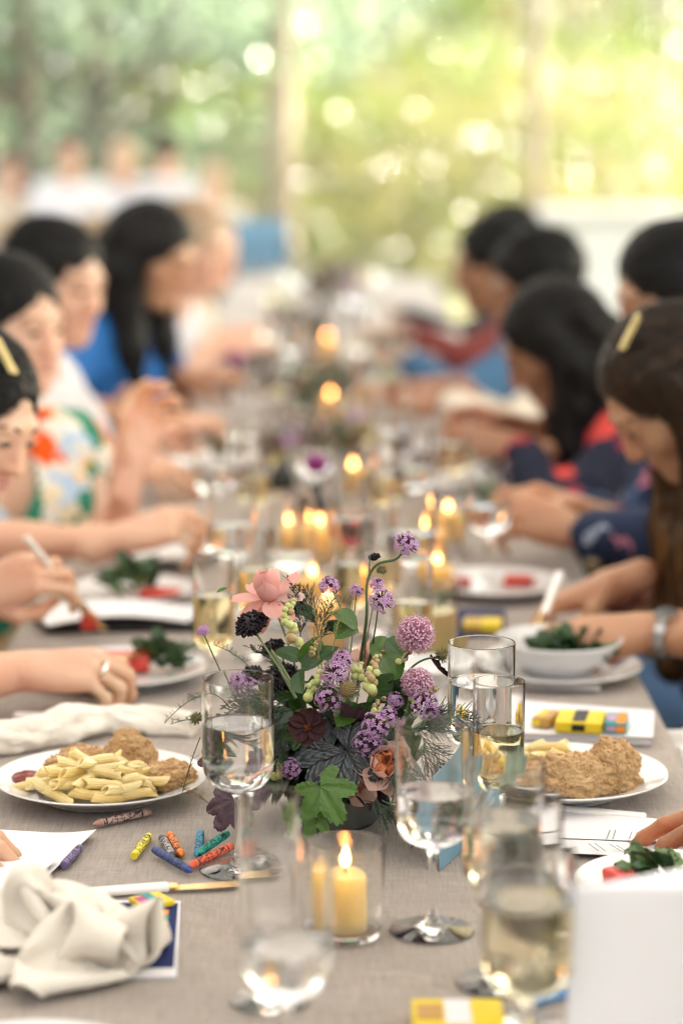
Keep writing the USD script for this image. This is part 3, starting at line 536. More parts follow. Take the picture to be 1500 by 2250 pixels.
def crumpled(name, c, rx, ry, h, seed, label, m_, n=150, rz=0.0):
    def f(u, v):
        x, y = (u - .5) * 2, (v - .5) * 2
        p = np.stack([x * 1.1, y * 1.1, 0 * x + seed], -1); w = np.stack([meshkit.fbm(p * 1.3 + 7, 2, seed) - .5, meshkit.fbm(p * 1.3 + 19, 2, seed + 5) - .5], -1)
        q = np.stack([x + w[..., 0] * 2.2, y + w[..., 1] * 2.2, 0 * x], -1)
        r1 = 1 - np.sqrt((2 * meshkit.noise(q * 2.1 + seed, seed + 1) - 1) ** 2 + .012); r2 = 1 - np.sqrt((2 * meshkit.noise(q * 3.6 + 3, seed + 2) - 1) ** 2 + .02)
        rad = np.hypot(x * (1 + .25 * w[..., 1]), y * (1 + .25 * w[..., 0])); ang = np.arctan2(y, x); edge = 1 + .16 * np.sin(3 * ang + seed) + .09 * np.sin(7 * ang + 2 * seed)
        d = np.clip(1 - (rad / edge) ** 2, 0, 1) ** .55
        return np.stack([x * rx * (.82 + .25 * r1) + .04 * rx * w[..., 0], y * ry * (.82 + .25 * r2), .0015 + h * d * (.16 + .70 * r1 ** 2.0 + .24 * r2 ** 2.0)], -1)
    m, _ = grid(n, n, f); d = m.vertices[:, :2] / [rx, ry]; ff = np.hypot(d[:, 0], d[:, 1])[m.faces].max(1) < 1.06
    m.update_faces(ff); m.remove_unreferenced_vertices(); m = xform(m, rot([0, 0, 1], rz), c)
    obj(name, m, mats[m_], '/World', True, label=label, cat='napkin')
cn = at_z(128, 2120); crumple_cloth('crumpled_napkin', (cn[0] - .012, cn[1] + .010, TZ + .004), 6, 'cream crumpled napkin in the lower left corner', 'cream_linen')
ln = at_z(1478, 1604); crumpled('lap_napkin', (ln[0] + .02, ln[1], TZ - .035), .05, .09, .03, 9, 'white napkin on the lap of the woman in jeans', 'white_linen', 90)

# ------------------------------------------------------------------ paper, books, cards, crayons
plain('paper_white', (0.70, 0.68, 0.70), 0.85, (0.68, 0.66, 0.68), 4.0)
plain('ink_grey', (0.35, 0.35, 0.38), 0.9); plain('ink_white', (0.85, 0.87, 0.88), 0.8)
plain('card_blue', (0.145, 0.27, 0.36), 0.7, (0.13, 0.25, 0.335), 300.0); plain('card_inside', (0.05, 0.045, 0.06), 0.8)
plain('navy_print', (0.018, 0.028, 0.11), 0.7, (0.014, 0.022, 0.09), 8.0, specular_ior_level=0.12)
for nm, c in (('print_yellow', (0.75, 0.55, 0.03)), ('print_orange', (0.78, 0.25, 0.03)), ('print_green', (0.03, 0.28, 0.17)), ('print_red', (0.62, 0.05, 0.03)), ('print_magenta', (0.45, 0.04, 0.22)), ('print_teal', (0.02, 0.26, 0.26)), ('print_black', (0.02, 0.02, 0.02)), ('print_tan', (0.48, 0.27, 0.08)), ('print_lilac', (0.42, 0.30, 0.45))):
    plain(nm, c, 0.45, tuple(x * .9 for x in c), 30.0, specular_ior_level=0.25)
def quad_sheet(corners, nx, ny, lift, t=.0004):
    """A sheet of paper over four table points (a, b, c, d round the edge); lift(u, v) raises it."""
    a, b, c, d = [np.asarray(p, float) for p in corners]
    m, _ = grid(nx, ny, lambda u, v: ((1 - u) * (1 - v))[..., None] * a + (u * (1 - v))[..., None] * b + (u * v)[..., None] * c + ((1 - u) * v)[..., None] * d + np.stack([0 * u, 0 * u, lift(u, v)], -1))
    if m.face_normals[:, 2].mean() < 0: m.faces = m.faces[:, ::-1]
    return thick(m, t)
def q4(*p, z=TZ): return [at_z(x, y, z) for x, y in p]
obj('drawing_paper', quad_sheet(q4((-140, 1950), (82, 1956), (212, 1840), (-90, 1822)), 24, 18, lambda u, v: .0020 + .020 * np.clip(u - .62, 0, 1) ** 2 * 6 * (.35 + .65 * v) * .35), mats['paper_white'], '/World', True, label='white drawing paper with a lifted corner over the purple crayon', cat='paper')
obj('drawing_paper', quad_sheet(q4((-160, 2010), (40, 1990), (128, 1908), (-100, 1904)), 20, 14, lambda u, v: .0075 + .012 * np.clip(u - .5, 0, 1) ** 2), mats['paper_white'], '/World', True, label='second white drawing paper lying above the napkin at the left edge', cat='paper')
obj('curled_menu', quad_sheet(q4((105, 1382), (430, 1366), (428, 1334), (70, 1350), z=TZ + .012), 30, 8, lambda u, v: .014 * np.sin(np.pi * np.clip(u * .95 + .1, 0, 1)) + .003 * v, .0016), mats['paper_white'], '/World', True, label='white menu sheet curving above the watermelon plate', cat='menu')
def menu_rest():
    p = q4((100, 1392), (430, 1388), (428, 1352), (70, 1362), z=TZ); obj('dark_book', quad_sheet(p, 6, 4, lambda u, v: .0125 + 0 * u, .012), mats['print_black'], '/World', 20, label='thin dark book lying under the curved white menu', cat='book')
menu_rest()
def booklet():
    t = thing('activity_booklet', 'navy printed activity booklet under the crumpled napkin', 'booklet')
    obj('page', quad_sheet(q4((150, 2156), (388, 2152), (397, 1986), (170, 1984)), 6, 6, lambda u, v: .0026 + 0 * u, .002), mats['paper_white'], t)
    obj('cover_print', quad_sheet(q4((160, 2138), (382, 2134), (391, 1992), (176, 1990)), 6, 6, lambda u, v: .0032 + 0 * u, .0004), mats['navy_print'], t)
    for (x0, y0, x1, y1), m in (((334, 2008, 370, 2019), 'print_orange'), ((334, 2021, 370, 2030), 'print_green'), ((334, 2032, 368, 2044), 'print_yellow'), ((330, 2046, 366, 2054), 'print_red')):
        obj('print_stripe', quad_sheet(q4((x0, y1), (x1, y1), (x1 + 1, y0), (x0 + 1, y0)), 2, 2, lambda u, v: .0037 + 0 * u, .0003), mats[m], t)
booklet()
def crayon_box(A, B, label, cols, w=.052, h=.013, z=TZ, name='crayon_box'):
    """A flat crayon packet from A to B (long axis); printed panels lie on its top and front."""
    d = B - A; Lb = np.linalg.norm(d); ang = math.atan2(d[1], d[0]); c = (A + B) / 2
    t = thing(name, label, 'crayon box', (c[0], c[1], z), ang)
    obj('carton', rbox(Lb, w, h, .0012, (0, 0, h / 2)), mats[cols[0]], t)
    n = len(cols) - 1
    for k, m in enumerate(cols[1:]):
        x0, x1 = -Lb / 2 + Lb * (.04 + .92 * k / n), -Lb / 2 + Lb * (.04 + .92 * (k + 1) / n)
        obj('print_panel', box((x1 - x0) * .93, w * (.88 if k % 2 else .55), .0006, ((x0 + x1) / 2, .001, h + .0003)), mats[m], t)
        obj('print_panel', box((x1 - x0) * .93, .0006, h * .6, ((x0 + x1) / 2, -w / 2 - .0003, h / 2)), mats[m], t)
crayon_box(at_z(300, 1992, TZ + .005), at_z(366, 1978, TZ + .005), 'small bright crayon packet peeping out from under the napkin', ['print_yellow', 'print_magenta', 'print_teal', 'print_yellow'], .030, .006, TZ + .0036)
def white_book():
    t = thing('white_book', 'white paperback lying behind the right plate with crayon packets on it', 'book')
    obj('page_block', quad_sheet(q4((1150, 1628), (1430, 1640), (1432, 1586), (1150, 1560)), 6, 6, lambda u, v: .0095 + 0 * u, .0085), mats['paper_white'], t)
    obj('cover', quad_sheet(q4((1146, 1630), (1434, 1643), (1436, 1583), (1146, 1557)), 6, 6, lambda u, v: .0104 + .002 * u * u, .0006), mats['paper_white'], t)
white_book()
crayon_box(at_z(1224, 1596, TZ + .012), at_z(1326, 1601, TZ + .012), 'yellow crayon packet lying in the middle of the white book', ['print_yellow', 'print_yellow', 'print_black', 'print_yellow'], .06, .013, TZ + .0125)
crayon_box(at_z(1330, 1600, TZ + .012), at_z(1378, 1602, TZ + .012), 'teal and lilac crayon packet at the right end of the white book', ['print_teal', 'print_lilac', 'print_orange'], .055, .012, TZ + .0125)
crayon_box(at_z(1181, 1588, TZ + .012), at_z(1219, 1592, TZ + .012), 'tan and yellow crayon packet at the left end of the white book', ['print_tan', 'print_yellow', 'print_tan'], .045, .011, TZ + .0125)
crayon_box(at_z(905, 2262), at_z(1105, 2262), 'yellow crayon packet at the bottom edge below the goblets', ['print_yellow', 'print_tan', 'paper_white', 'print_yellow'], .06, .014)
obj('navy_menu', quad_sheet(q4((985, 1408), (1112, 1410), (1108, 1344), (988, 1342)), 4, 4, lambda u, v: .003 + 0 * u, .0024), mats['navy_print'], '/World', label='navy menu card lying right of the lemonade', cat='menu')
crayon_box(at_z(1018, 1382, TZ + .003), at_z(1102, 1384, TZ + .003), 'yellow crayon packet lying on the navy menu card', ['print_yellow', 'print_tan', 'print_yellow'], .05, .012, TZ + .0036)
def menu_right():
    t = thing('printed_menu', 'printed white menu sheet reached by the hand at the right edge', 'menu')
    obj('sheet', quad_sheet(q4((1180, 1880), (1520, 1906), (1560, 1822), (1205, 1790)), 16, 12, lambda u, v: .003 + .003 * np.sin(u * 3), .0008), mats['paper_white'], t, True)
    obj('sheet', quad_sheet(q4((1170, 1850), (1510, 1872), (1530, 1842), (1190, 1822)), 10, 8, lambda u, v: .0052 + .004 * u, .0005), mats['paper_white'], t, True)
    rng = np.random.default_rng(2)
    for k, (x, y, dx, dy) in enumerate([(1340, 1812, -8, 20), (1352, 1812, -6, 20), (1388, 1816, -6, 16), (1400, 1817, -5, 14), (1292, 1846, 22, 16), (1306, 1845, 24, 18), (1338, 1847, 30, 18), (1354, 1850, 30, 18), (1386, 1852, 30, 18)]):
        a, b = at_z(x, y, TZ + .0135), at_z(x + dx, y + dy, TZ + .0135); d = b - a; n = np.cross(d / np.linalg.norm(d), [0, 0, 1]) * .0007
        z = .0078 if y < 1830 else .0098
        a[2] = b[2] = TZ + z; obj('print_line', thick(trimesh.Trimesh([a - n, b - n, b + n, a + n], [[0, 1, 2], [0, 2, 3]], process=False), .0002), mats['ink_grey'], t)
menu_right()
def standing_card():
    """A folded white menu standing on the table, nearest the camera on the right."""
    t = thing('standing_menu', 'large white folded menu standing at the lower right corner', 'menu', (0.167, 1.70, TZ))
    H, W = .158, .155
    for k, (a, nm) in enumerate(((-.05, 'front_panel'), (.50, 'back_panel'))):
        m, _ = grid(14, 20, lambda u, v: np.stack([u * W * math.cos(a) + .0006 * k, u * W * math.sin(a) + .006 * np.sin(u * 3) * (1 - k) + .0006 * k, v * H + .0008], -1)); obj(nm, thick(m, .0006), mats['paper_white'], t, True)
standing_card()
def blue_card():
    A, B = at_z(966, 1916), at_z(1090, 1805); d = B - A; Lc = np.linalg.norm(d); ang = math.atan2(d[1], d[0]); H, lean = .092, .006
    t = thing('blue_card', 'blue folded card with white capitals standing behind the goblet', 'card', (A[0], A[1], TZ + .0006), ang)
    def panel(y0, s): return thick(grid(2, 2, lambda u, v: np.stack([u * Lc, y0 + s * lean * (1 - v), v * H], -1))[0], .0006 * (1 if s < 0 else -1))
    obj('front_panel', panel(lean, -1), mats['card_blue'], t); obj('back_panel', panel(lean + .0008, 1), mats['card_blue'], t)
    tilt = math.atan2(lean, H)
    for s, z in (('A CITY TWO HUNDRED NIGHTS', .037), ('FAMILIES THAT FOREVER MARCH', .026)):
        m = meshkit.text_mesh(s, .0052, .0003); m = xform(m, rot([1, 0, 0], math.pi / 2 - tilt), (.012, lean * (z / H) - .0006, z)); obj('white_lettering', m, mats['ink_white'], t)
blue_card()
CR = {'peach': (0.42, 0.22, 0.18), 'purple': (0.16, 0.11, 0.26), 'yellow': (0.72, 0.60, 0.03), 'black': (0.05, 0.045, 0.05), 'orange': (0.74, 0.19, 0.02), 'navy blue': (0.025, 0.05, 0.20), 'cyan': (0.01, 0.22, 0.38), 'teal': (0.01, 0.26, 0.20), 'coral red': (0.68, 0.11, 0.05), 'sky blue': (0.02, 0.18, 0.45)}
def crayon(nm, tip, end, z=.0, lab=''):
    key = nm.replace(' ', '_'); c = CR[nm]; mk = (0.45, 0.42, 0.42) if nm == 'black' else tuple(x * .08 for x in c)
    plain('wax_' + key, c, 0.4, tuple(x * .85 for x in c), 60.0)
    cw = (0.50, 0.34, 0.30) if nm == 'peach' else tuple(min(1, x * 1.05 + .02) for x in c)
    mat('wrapper_' + key, {'t': ('texture_coordinate', {}), 'mp': ('mapping', {'scale': (260, 150, 260)}), 'n': ('noise_texture', {'scale': 1.0, 'detail': 1.5, 'distortion': 0.6}), 's': ('separate_xyz', {}), 'a': ('math', {'math_type': 'absolute'}), 'l': ('math', {'math_type': 'less_than', 'value2': .024}),
        'c': ('math', {'math_type': 'compare', 'value2': .5, 'value3': .05}), 'k': ('math', {'math_type': 'multiply'}), 'm': ('mix_color', {'a': cw, 'b': mk}), 'p': ('principled_bsdf', {'roughness': 0.6})},
        [('t.object', 'mp.vector'), ('mp.vector', 'n.vector'), ('t.object', 's.vector'), ('s.y', 'a.value1'), ('a.value', 'l.value1'), ('n.fac', 'c.value1'), ('c.value', 'k.value1'), ('l.value', 'k.value2'), ('k.value', 'm.fac'), ('m.result', 'p.base_color')])
    A, B = at_z(*end, TZ + .004), at_z(*tip, TZ + .004); d = B - A; Lc = min(np.linalg.norm(d), .09); r = .0041; R = frame(d / np.linalg.norm(d)); C = (A + B) / 2
    t = thing('crayon', lab, 'crayon', (C[0], C[1], TZ + r + .0008 + z), mat=R)
    turn = lambda m: xform(m, np.array([[1, 0, 0], [0, 0, 1], [0, -1, 0.]]).T @ np.diag([1, 1, 1]) if False else rot([1, 0, 0], -math.pi / 2))
    h = Lc / 2; wr = h * .72
    obj('wax', turn(lathe([(0, -h), (r * .9, -h), (r * .94, -h + .0006), (r * .94, wr + .004), (r * .8, wr + .0045), (r * .36, h - .0006), (r * .25, h), (0, h)], 20)), mats['wax_' + key], t, 35)
    obj('paper_wrapper', turn(lathe([(r * .94, -h + .0045), (r, -h + .0045), (r, wr), (r * .94, wr)], 20)), mats['wrapper_' + key], t, 35)
    for y in (-h + .010, wr - .006): obj('printed_band', turn(lathe([(r * 1.0, y), (r * 1.012, y + .0001), (r * 1.012, y + .0016), (r * 1.0, y + .0017)], 20)), mats['ink_grey' if nm == 'black' else 'print_black'], t, 35)
for nm, tip, end, z, lab in (('peach', (204, 1814), (328, 1786), 0, 'peach crayon lying in front of the left plate'), ('purple', (178, 1863), (140, 1903), 0, 'purple crayon half under the white drawing paper'), ('yellow', (330, 1836), (294, 1884), 0, 'yellow crayon lying alone at the left of the group'),
    ('black', (382, 1886), (356, 1844), 0, 'black crayon beside the orange one'), ('orange', (400, 1882), (373, 1836), 0, 'orange crayon beside the black one'), ('navy blue', (421, 1922), (340, 1874), 0.002, 'navy blue crayon in front of the group'), ('cyan', (434, 1884), (441, 1832), 0, 'cyan crayon standing out behind the teal one'),
    ('teal', (436, 1887), (498, 1844), .0045, 'teal green crayon lying across the cyan one'), ('coral red', (412, 1908), (508, 1862), 0.0, 'coral red crayon touching the foot of the goblet'), ('sky blue', (1262, 2180), (1172, 2205), 0, 'blue crayon at the bottom edge beside the standing menu')):
    crayon(nm, tip, end, z, lab)

# ------------------------------------------------------------------ food
mat('penne', {'t': ('texture_coordinate', {}), 'n': ('noise_texture', {'scale': 60.0, 'detail': 3.0}), 'o': ('object_info', {}), 'm': ('mix_float', {'fac': 0.5}), 'r': ('rgb_ramp', {'ramp': [(0.3, (0.74, 0.48, 0.13)), (0.7, (0.84, 0.64, 0.25))]}),
    'p': ('principled_bsdf', {'roughness': 0.24, 'subsurface_weight': 0.35, 'subsurface_radius': (1, .7, .3), 'subsurface_scale': .004, 'coat_weight': 0.6, 'coat_roughness': .15})},
    [('t.object', 'n.vector'), ('n.fac', 'm.a'), ('o.random', 'm.b'), ('m.result', 'r.fac'), ('r.color', 'p.base_color')])
plain('breading', (0.66, 0.45, 0.24), 0.6, (0.46, 0.275, 0.12), 70.0, 0.0022, 330, 6.0)
leafy('crumb', (0.80, 0.58, 0.33), (0.52, 0.31, 0.14), (1, 1, 1), 0.05, 0.6, 300)
plain('watermelon', (0.62, 0.06, 0.035), 0.25, (0.52, 0.035, 0.025), 50.0, 0.0006, 200)
plain('ketchup', (0.20, 0.012, 0.008), 0.12, (0.16, 0.008, 0.006), 20.0)
leafy('salad_leaf', (0.085, 0.17, 0.055), (0.045, 0.10, 0.035), (1.5, 1.6, .8), 0.25, 0.25, 30, bump=.0008, bscale=250); leafy('salad_leaf_pale', (0.26, 0.36, 0.17), (0.15, 0.24, 0.10), (1.4, 1.5, .8), 0.3, 0.3, 30, bump=.0008, bscale=250)
plain('tomato', (0.55, 0.05, 0.025), 0.2, (0.42, 0.03, 0.02), 25.0)
def penne_mesh():
    n, k = 24, 9; a = np.linspace(0, 2 * np.pi, n, endpoint=False); r = .0052 * (1 + .045 * np.cos(12 * a)); V_ = []
    for rr in (r, np.full(n, .0040)):
        for t in np.linspace(-1, 1, k):
            x, y = rr * np.cos(a), rr * np.sin(a); z = t * .019 + x * .9 + .0; V_.append(np.stack([x + .0022 * t * t, y, z], 1))
    V_ = np.array(V_); idx = np.arange(2 * k * n).reshape(2, k, n); f = []
    for s in range(2):
        q = np.stack([idx[s, :-1], np.roll(idx[s], -1, 1)[:-1], np.roll(idx[s], -1, 1)[1:], idx[s, 1:]], -1).reshape(-1, 4); f.append(q if s == 0 else q[:, ::-1])
    for e in (0, k - 1):
        q = np.stack([idx[0, e], idx[1, e], np.roll(idx[1, e], -1), np.roll(idx[0, e], -1)], -1); f.append(q if e == 0 else q[:, ::-1])
    q = np.vstack(f); return trimesh.Trimesh(V_.reshape(-1, 3), np.vstack([q[:, [0, 1, 2]], q[:, [0, 2, 3]]]), process=False)
PENNE = proto('penne', lambda p: obj('pasta_tube', penne_mesh(), mats['penne'], p, 40))
def pasta(base, c, rx, ry, n, seed, group, label, hz=.028):
    rng = np.random.default_rng(seed)
    for i in range(n):
        a = i * 2.399; q = math.sqrt((i + .5) / n); lay = 1 - q
        x, y = c[0] + rx * q * math.cos(a) + rng.normal(0, .002), c[1] + ry * q * math.sin(a) + rng.normal(0, .002)
        R = rot([0, 0, 1], rng.uniform(-.9, .9) + .25) @ rot([0, 1, 0], math.pi / 2 + rng.uniform(-.35, .35)) @ rot([0, 0, 1], rng.uniform(0, 6.28))
        dup(PENNE, 'penne', label, 'penne', (base[0] + x, base[1] + y, base[2] + .0125 + hz * lay ** .8 + rng.uniform(0, .003)), group=group, mat=R)
pasta(pl_left, (-.004, -.024), .068, .044, 46, 5, 'penne on the left plate', 'pale yellow penne tube heaped on the left plate', .036)
pasta(pl_right, (-.02, .030), .055, .038, 26, 6, 'penne on the right plate', 'pale yellow penne tube heaped on the right plate')
def lump(name, base, c, r, seed, label, cat_, m_, rz=0.0, amp=.42, sub=5, group=None):
    s = trimesh.creation.icosphere(sub, 1.0); v = s.vertices; d = 1 + amp * (meshkit.fbm(v * 1.7 + seed, 3, seed) - .5) * 1.6 + amp * .55 * (meshkit.fbm(v * 6.5 + seed, 3, seed + 3) - .5) + amp * .42 * (meshkit.fbm(v * 15, 3, seed + 7) - .5)
    s.vertices = v * d[:, None] * r; s.vertices[:, 2] = np.maximum(s.vertices[:, 2], -r[2] * .55); s = xform(s, rot([0, 0, 1], rz), V(*base) + V(*c) + [0, 0, r[2] * .55])
    if m_ == 'breading':
        rng = np.random.default_rng(seed); k = rng.choice(len(s.vertices), 900); n = s.vertex_normals[k]; tet = trimesh.creation.icosphere(0, 1.0); t = thing(name, label, cat_, group=group); obj('crust', s, mats[m_], t, True)
        obj('crumbs', strew(tet, [(r, p + q * .0004, rng.uniform(.6, 1.5, 3) * rng.uniform(.0006, .0019)) for r, p, q in zip(rand_rots(900, rng), s.vertices[k], n)]), mats['crumb'], t); return
    obj(name, s, mats[m_], '/World', True, label=label, cat=cat_, group=group)
BC = 'breaded chicken'
lump('breaded_chicken', pl_left, (.026, .046, .008), (.028, .022, .032), 2, 'tall craggy piece of breaded chicken at the top of the left plate', BC, 'breading', .4)
lump('breaded_chicken', pl_left, (-.026, .042, .008), (.036, .020, .022), 5, 'flat piece of breaded chicken behind the penne on the left plate', BC, 'breading', .2)
lump('breaded_chicken', pl_left, (.074, -.004, .009), (.030, .024, .019), 8, 'smooth golden piece of breaded chicken at the right of the left plate', BC, 'breading', -.3, .36)
lump('breaded_chicken', pl_right, (.012, -.030, .008), (.056, .026, .026), 11, 'long craggy piece of breaded chicken at the front of the right plate', BC, 'breading', .1)
lump('breaded_chicken', pl_right, (.052, -.012, .010), (.028, .034, .032), 14, 'upright curled piece of breaded chicken at the right of the right plate', BC, 'breading', .5)
lump('breaded_chicken', pl_right, (-.046, -.034, .008), (.034, .024, .018), 17, 'small piece of breaded chicken on the right plate behind the glasses', BC, 'breading', -.2)
lump('ketchup', pl_left, (-.078, .004, .011), (.017, .020, .009), 21, 'dark red spoonful of ketchup at the left rim of the plate', 'ketchup', 'ketchup', .5, .25, 4)
def wedge(name, base, c, size, rz, label, m_='watermelon', cat_='watermelon'):
    b = rbox(*size, .004, (0, 0, size[2] / 2)); b = b.subdivide().subdivide(); b.vertices += (meshkit.fbm(b.vertices * 90, 2, 3)[:, None] - .5) * .004 * np.sign(b.vertices - b.centroid)
    obj(name, xform(b, rot([0, 0, 1], rz), V(*base) + V(*c)), mats[m_], '/World', 50, label=label, cat=cat_)
wedge('watermelon_slice', pl_l1, (.000, .012, .008), (.068, .035, .024), .05, 'red watermelon slice on the plate beside the hand with a ring')
ft = at_z(196, 1366, TZ + .030); wedge('watermelon_cube', ft, (0, 0, -.011), (.022, .018, .022), .3, 'pink watermelon cube speared on the fork')
wedge('tomato_slice', pl_r2, (-.052, .01, .008), (.03, .025, .012), .2, 'red tomato slice at the left of the plate beyond the salad bowl', 'tomato', 'tomato')
wedge('tomato_slice', pl_r2, (.036, .012, .008), (.045, .028, .014), -.2, 'red tomato slice at the right of the plate beyond the salad bowl', 'tomato', 'tomato')
wedge('watermelon_slice', pl_r0, (-.045, .025, .008), (.04, .03, .016), .4, 'red watermelon slice under the greens behind the standing menu')
wedge('watermelon_slice', pl_l2, (.045, -.015, .008), (.06, .03, .012), -.1, 'pink watermelon slice beside the farther heap of greens')
SALAD = grid(7, 6, lambda u, v: np.stack([(v - .5) * np.sin(np.pi * (u * .85 + .12)) ** .8 * (.62 + .08 * np.sin(u * 25)), u, .22 * np.sin(u * 2.6) + .16 * np.abs(v - .5) ** 1 + .05 * np.sin(u * 14 + v * 9)], -1))[0]
def salad(base, c, r, h, n, seed, label, size=.03):
    t = thing('salad_greens', label, 'salad', V(*base) + V(*c)); rng = np.random.default_rng(seed)
    for i in range(n):
        a = rng.uniform(0, 6.28); q = math.sqrt(rng.random()) * r; z = h * (1 - (q / r) ** 2) * rng.uniform(.5, 1) + .001; e = rng.uniform(.1, 1.0)
        R = frame((math.cos(a) * math.cos(e), math.sin(a) * math.cos(e), math.sin(e)), (rng.normal(0, .5), rng.normal(0, .5), 1.0))
        obj('salad_leaf', thick(xform(SALAD, R, (q * math.cos(a) - .35 * size * math.cos(a), q * math.sin(a) - .35 * size * math.sin(a), z), size * rng.uniform(.8, 1.4)), .0004), mats['salad_leaf_pale' if rng.random() < .25 else 'salad_leaf'], t, True)
salad(pl_l1, (.052, .022, .007), .036, .030, 22, 1, 'dark green leaves heaped beside the watermelon slice')
salad(pl_l1, (-.045, .04, .007), .014, .018, 5, 2, 'small sprig of green leaves behind the hand with a ring', .024)
salad(pl_l2, (.004, .005, .007), .042, .045, 30, 3, 'tall heap of green leaves on the plate behind the curled menu')
salad(bp, (0.01, -.012, .009), .050, .012, 40, 4, 'dark dressed greens filling the white bowl at the right', .034)
salad(pl_r0, (.0, .01, .008), .05, .032, 34, 5, 'fresh lamb lettuce heaped on the plate behind the standing menu', .026)
def extra_food():
    for i, (x, y, lab) in enumerate(((1075, 1112, 'mixed salad before the woman with long straight hair'), (480, 1010, 'mixed salad at the raised hand of the left guest'), (560, 830, 'mixed salad on a far plate at the left'), (930, 850, 'mixed salad on a far plate before the guest in cream'))):
        p = at_z(x, y, TZ + .02); salad((p[0], p[1], TZ + .0006), (0, 0, .007), .045, .03, 12, 20 + i, lab, .04)
extra_food()

# ------------------------------------------------------------------ flowers
leafy('verbena_petal', (0.66, 0.48, 0.68), (0.48, 0.28, 0.50), (1.2, 1.1, 1.2), 0.3, 0.5, 200, spec=.3); leafy('verbena_calyx', (0.16, 0.045, 0.10), (0.08, 0.03, 0.05), (1.2, 1, 1), 0.15, 0.6, 200, spec=.2)
leafy('pompom_floret', (0.80, 0.60, 0.67), (0.64, 0.38, 0.48), (1.2, 1.1, 1.1), 0.3, 0.5, 300, spec=.2); leafy('pompom_tip', (0.86, 0.72, 0.80), (0.74, 0.54, 0.66), (1.1, 1.05, 1.1), 0.3, 0.5, 300, spec=.2); leafy('pompom_core', (0.42, 0.14, 0.27), (0.34, 0.09, 0.20), (1, 1, 1), 0.1, 0.6, 100, spec=.2)
leafy('dark_scabiosa', (0.022, 0.012, 0.022), (0.010, 0.005, 0.010), (1, 1, 1), 0.1, 0.45, 200, spec=.3)
leafy('cosmos_petal', (0.050, 0.010, 0.012), (0.028, 0.005, 0.007), (1.3, .8, .8), 0.2, 0.55, 60, spec=.2, bump=.0004, bscale=300)
leafy('dahlia_petal', (0.80, 0.52, 0.42), (0.72, 0.40, 0.37), (1.15, .95, .9), 0.38, 0.5, 25, rnd=True, spec=.25); leafy('dahlia_pale', (0.82, 0.68, 0.60), (0.76, 0.54, 0.48), (1.1, 1, .95), 0.4, 0.5, 25, spec=.25)
leafy('rose_petal', (0.84, 0.48, 0.30), (0.80, 0.38, 0.20), (1.1, .98, .9), 0.42, 0.5, 30, spec=.25)
leafy('snowberry', (0.62, 0.62, 0.36), (0.52, 0.55, 0.22), (1.1, 1.1, .8), 0.25, 0.3, 30, spec=.4); leafy('snowberry_pink', (0.52, 0.36, 0.25), (0.42, 0.30, 0.15), (1.1, 1, .8), 0.25, 0.35, 30, spec=.4)
leafy('leaf_fresh', (0.075, 0.155, 0.022), (0.045, 0.105, 0.014), (1.6, 1.7, .7), 0.32, 0.38, 40, bump=.0005, bscale=220); leafy('leaf_mid', (0.060, 0.125, 0.036), (0.030, 0.075, 0.022), (1.5, 1.6, .8), 0.25, 0.4, 40, bump=.0005, bscale=220)
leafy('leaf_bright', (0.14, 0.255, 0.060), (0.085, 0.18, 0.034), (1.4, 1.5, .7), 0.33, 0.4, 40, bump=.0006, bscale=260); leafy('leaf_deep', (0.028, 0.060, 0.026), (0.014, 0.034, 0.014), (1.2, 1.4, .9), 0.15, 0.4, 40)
mat('leaf_silver', {'uv': ('attribute', {'attribute': 'st'}), 's': ('separate_xyz', {}), 'a': ('math', {'math_type': 'multiply_add', 'value2': 6.875, 'value3': .0625}), 'f': ('math', {'math_type': 'pingpong', 'value2': .5}), 'fr': ('math', {'math_type': 'multiply'}), 'm1': ('map_range', {'from_min': .010, 'from_max': .07}),
    'b1': ('math', {'math_type': 'multiply_add', 'value2': -2.2}), 'v6': ('math', {'math_type': 'multiply', 'value2': 3.6}), 'b2': ('math', {'math_type': 'pingpong', 'value2': .5}), 'm2': ('map_range', {'from_min': .0, 'from_max': .16, 'to_min': .45}), 't': ('texture_coordinate', {}), 'n': ('noise_texture', {'scale': 160.0, 'detail': 5.0, 'roughness': .7}), 'mm': ('math', {'math_type': 'multiply'}), 'm3': ('math', {'math_type': 'multiply'}),
    'r': ('rgb_ramp', {'ramp': [(0.0, (0.010, 0.008, 0.012)), (0.2, (0.026, 0.026, 0.032)), (0.42, (0.065, 0.075, 0.082)), (0.7, (0.15, 0.165, 0.175))]}), 'b': ('bump', {'distance': 0.0012}), 'p': ('principled_bsdf', {'roughness': 0.4, 'specular_ior_level': 0.35})},
    [('uv.vector', 's.vector'), ('s.x', 'a.value1'), ('a.value', 'f.value1'), ('f.value', 'fr.value1'), ('s.y', 'fr.value2'), ('fr.value', 'm1.value'), ('f.value', 'b1.value1'), ('s.y', 'v6.value1'), ('v6.value', 'b1.value3'), ('b1.value', 'b2.value1'), ('b2.value', 'm2.value'), ('t.object', 'n.vector'), ('m1.result', 'mm.value1'), ('m2.result', 'mm.value2'), ('mm.value', 'm3.value1'), ('n.fac', 'm3.value2'), ('m3.value', 'r.fac'), ('r.color', 'p.base_color'), ('mm.value', 'b.height'), ('b.normal', 'p.normal')])
leafy('leaf_purple', (0.075, 0.035, 0.055), (0.035, 0.014, 0.026), (1.3, .8, .9), 0.2, 0.45, 60, rnd=False, bump=.0009, bscale=150)
leafy('stem_green', (0.085, 0.12, 0.04), (0.05, 0.08, 0.025), (1, 1, 1), 0.05, 0.45, 60); leafy('stem_pale', (0.26, 0.30, 0.15), (0.20, 0.24, 0.11), (1, 1, 1), 0.05, 0.45, 60); leafy('stem_brown', (0.16, 0.085, 0.04), (0.10, 0.06, 0.03), (1, 1, 1), 0.05, 0.5, 60)
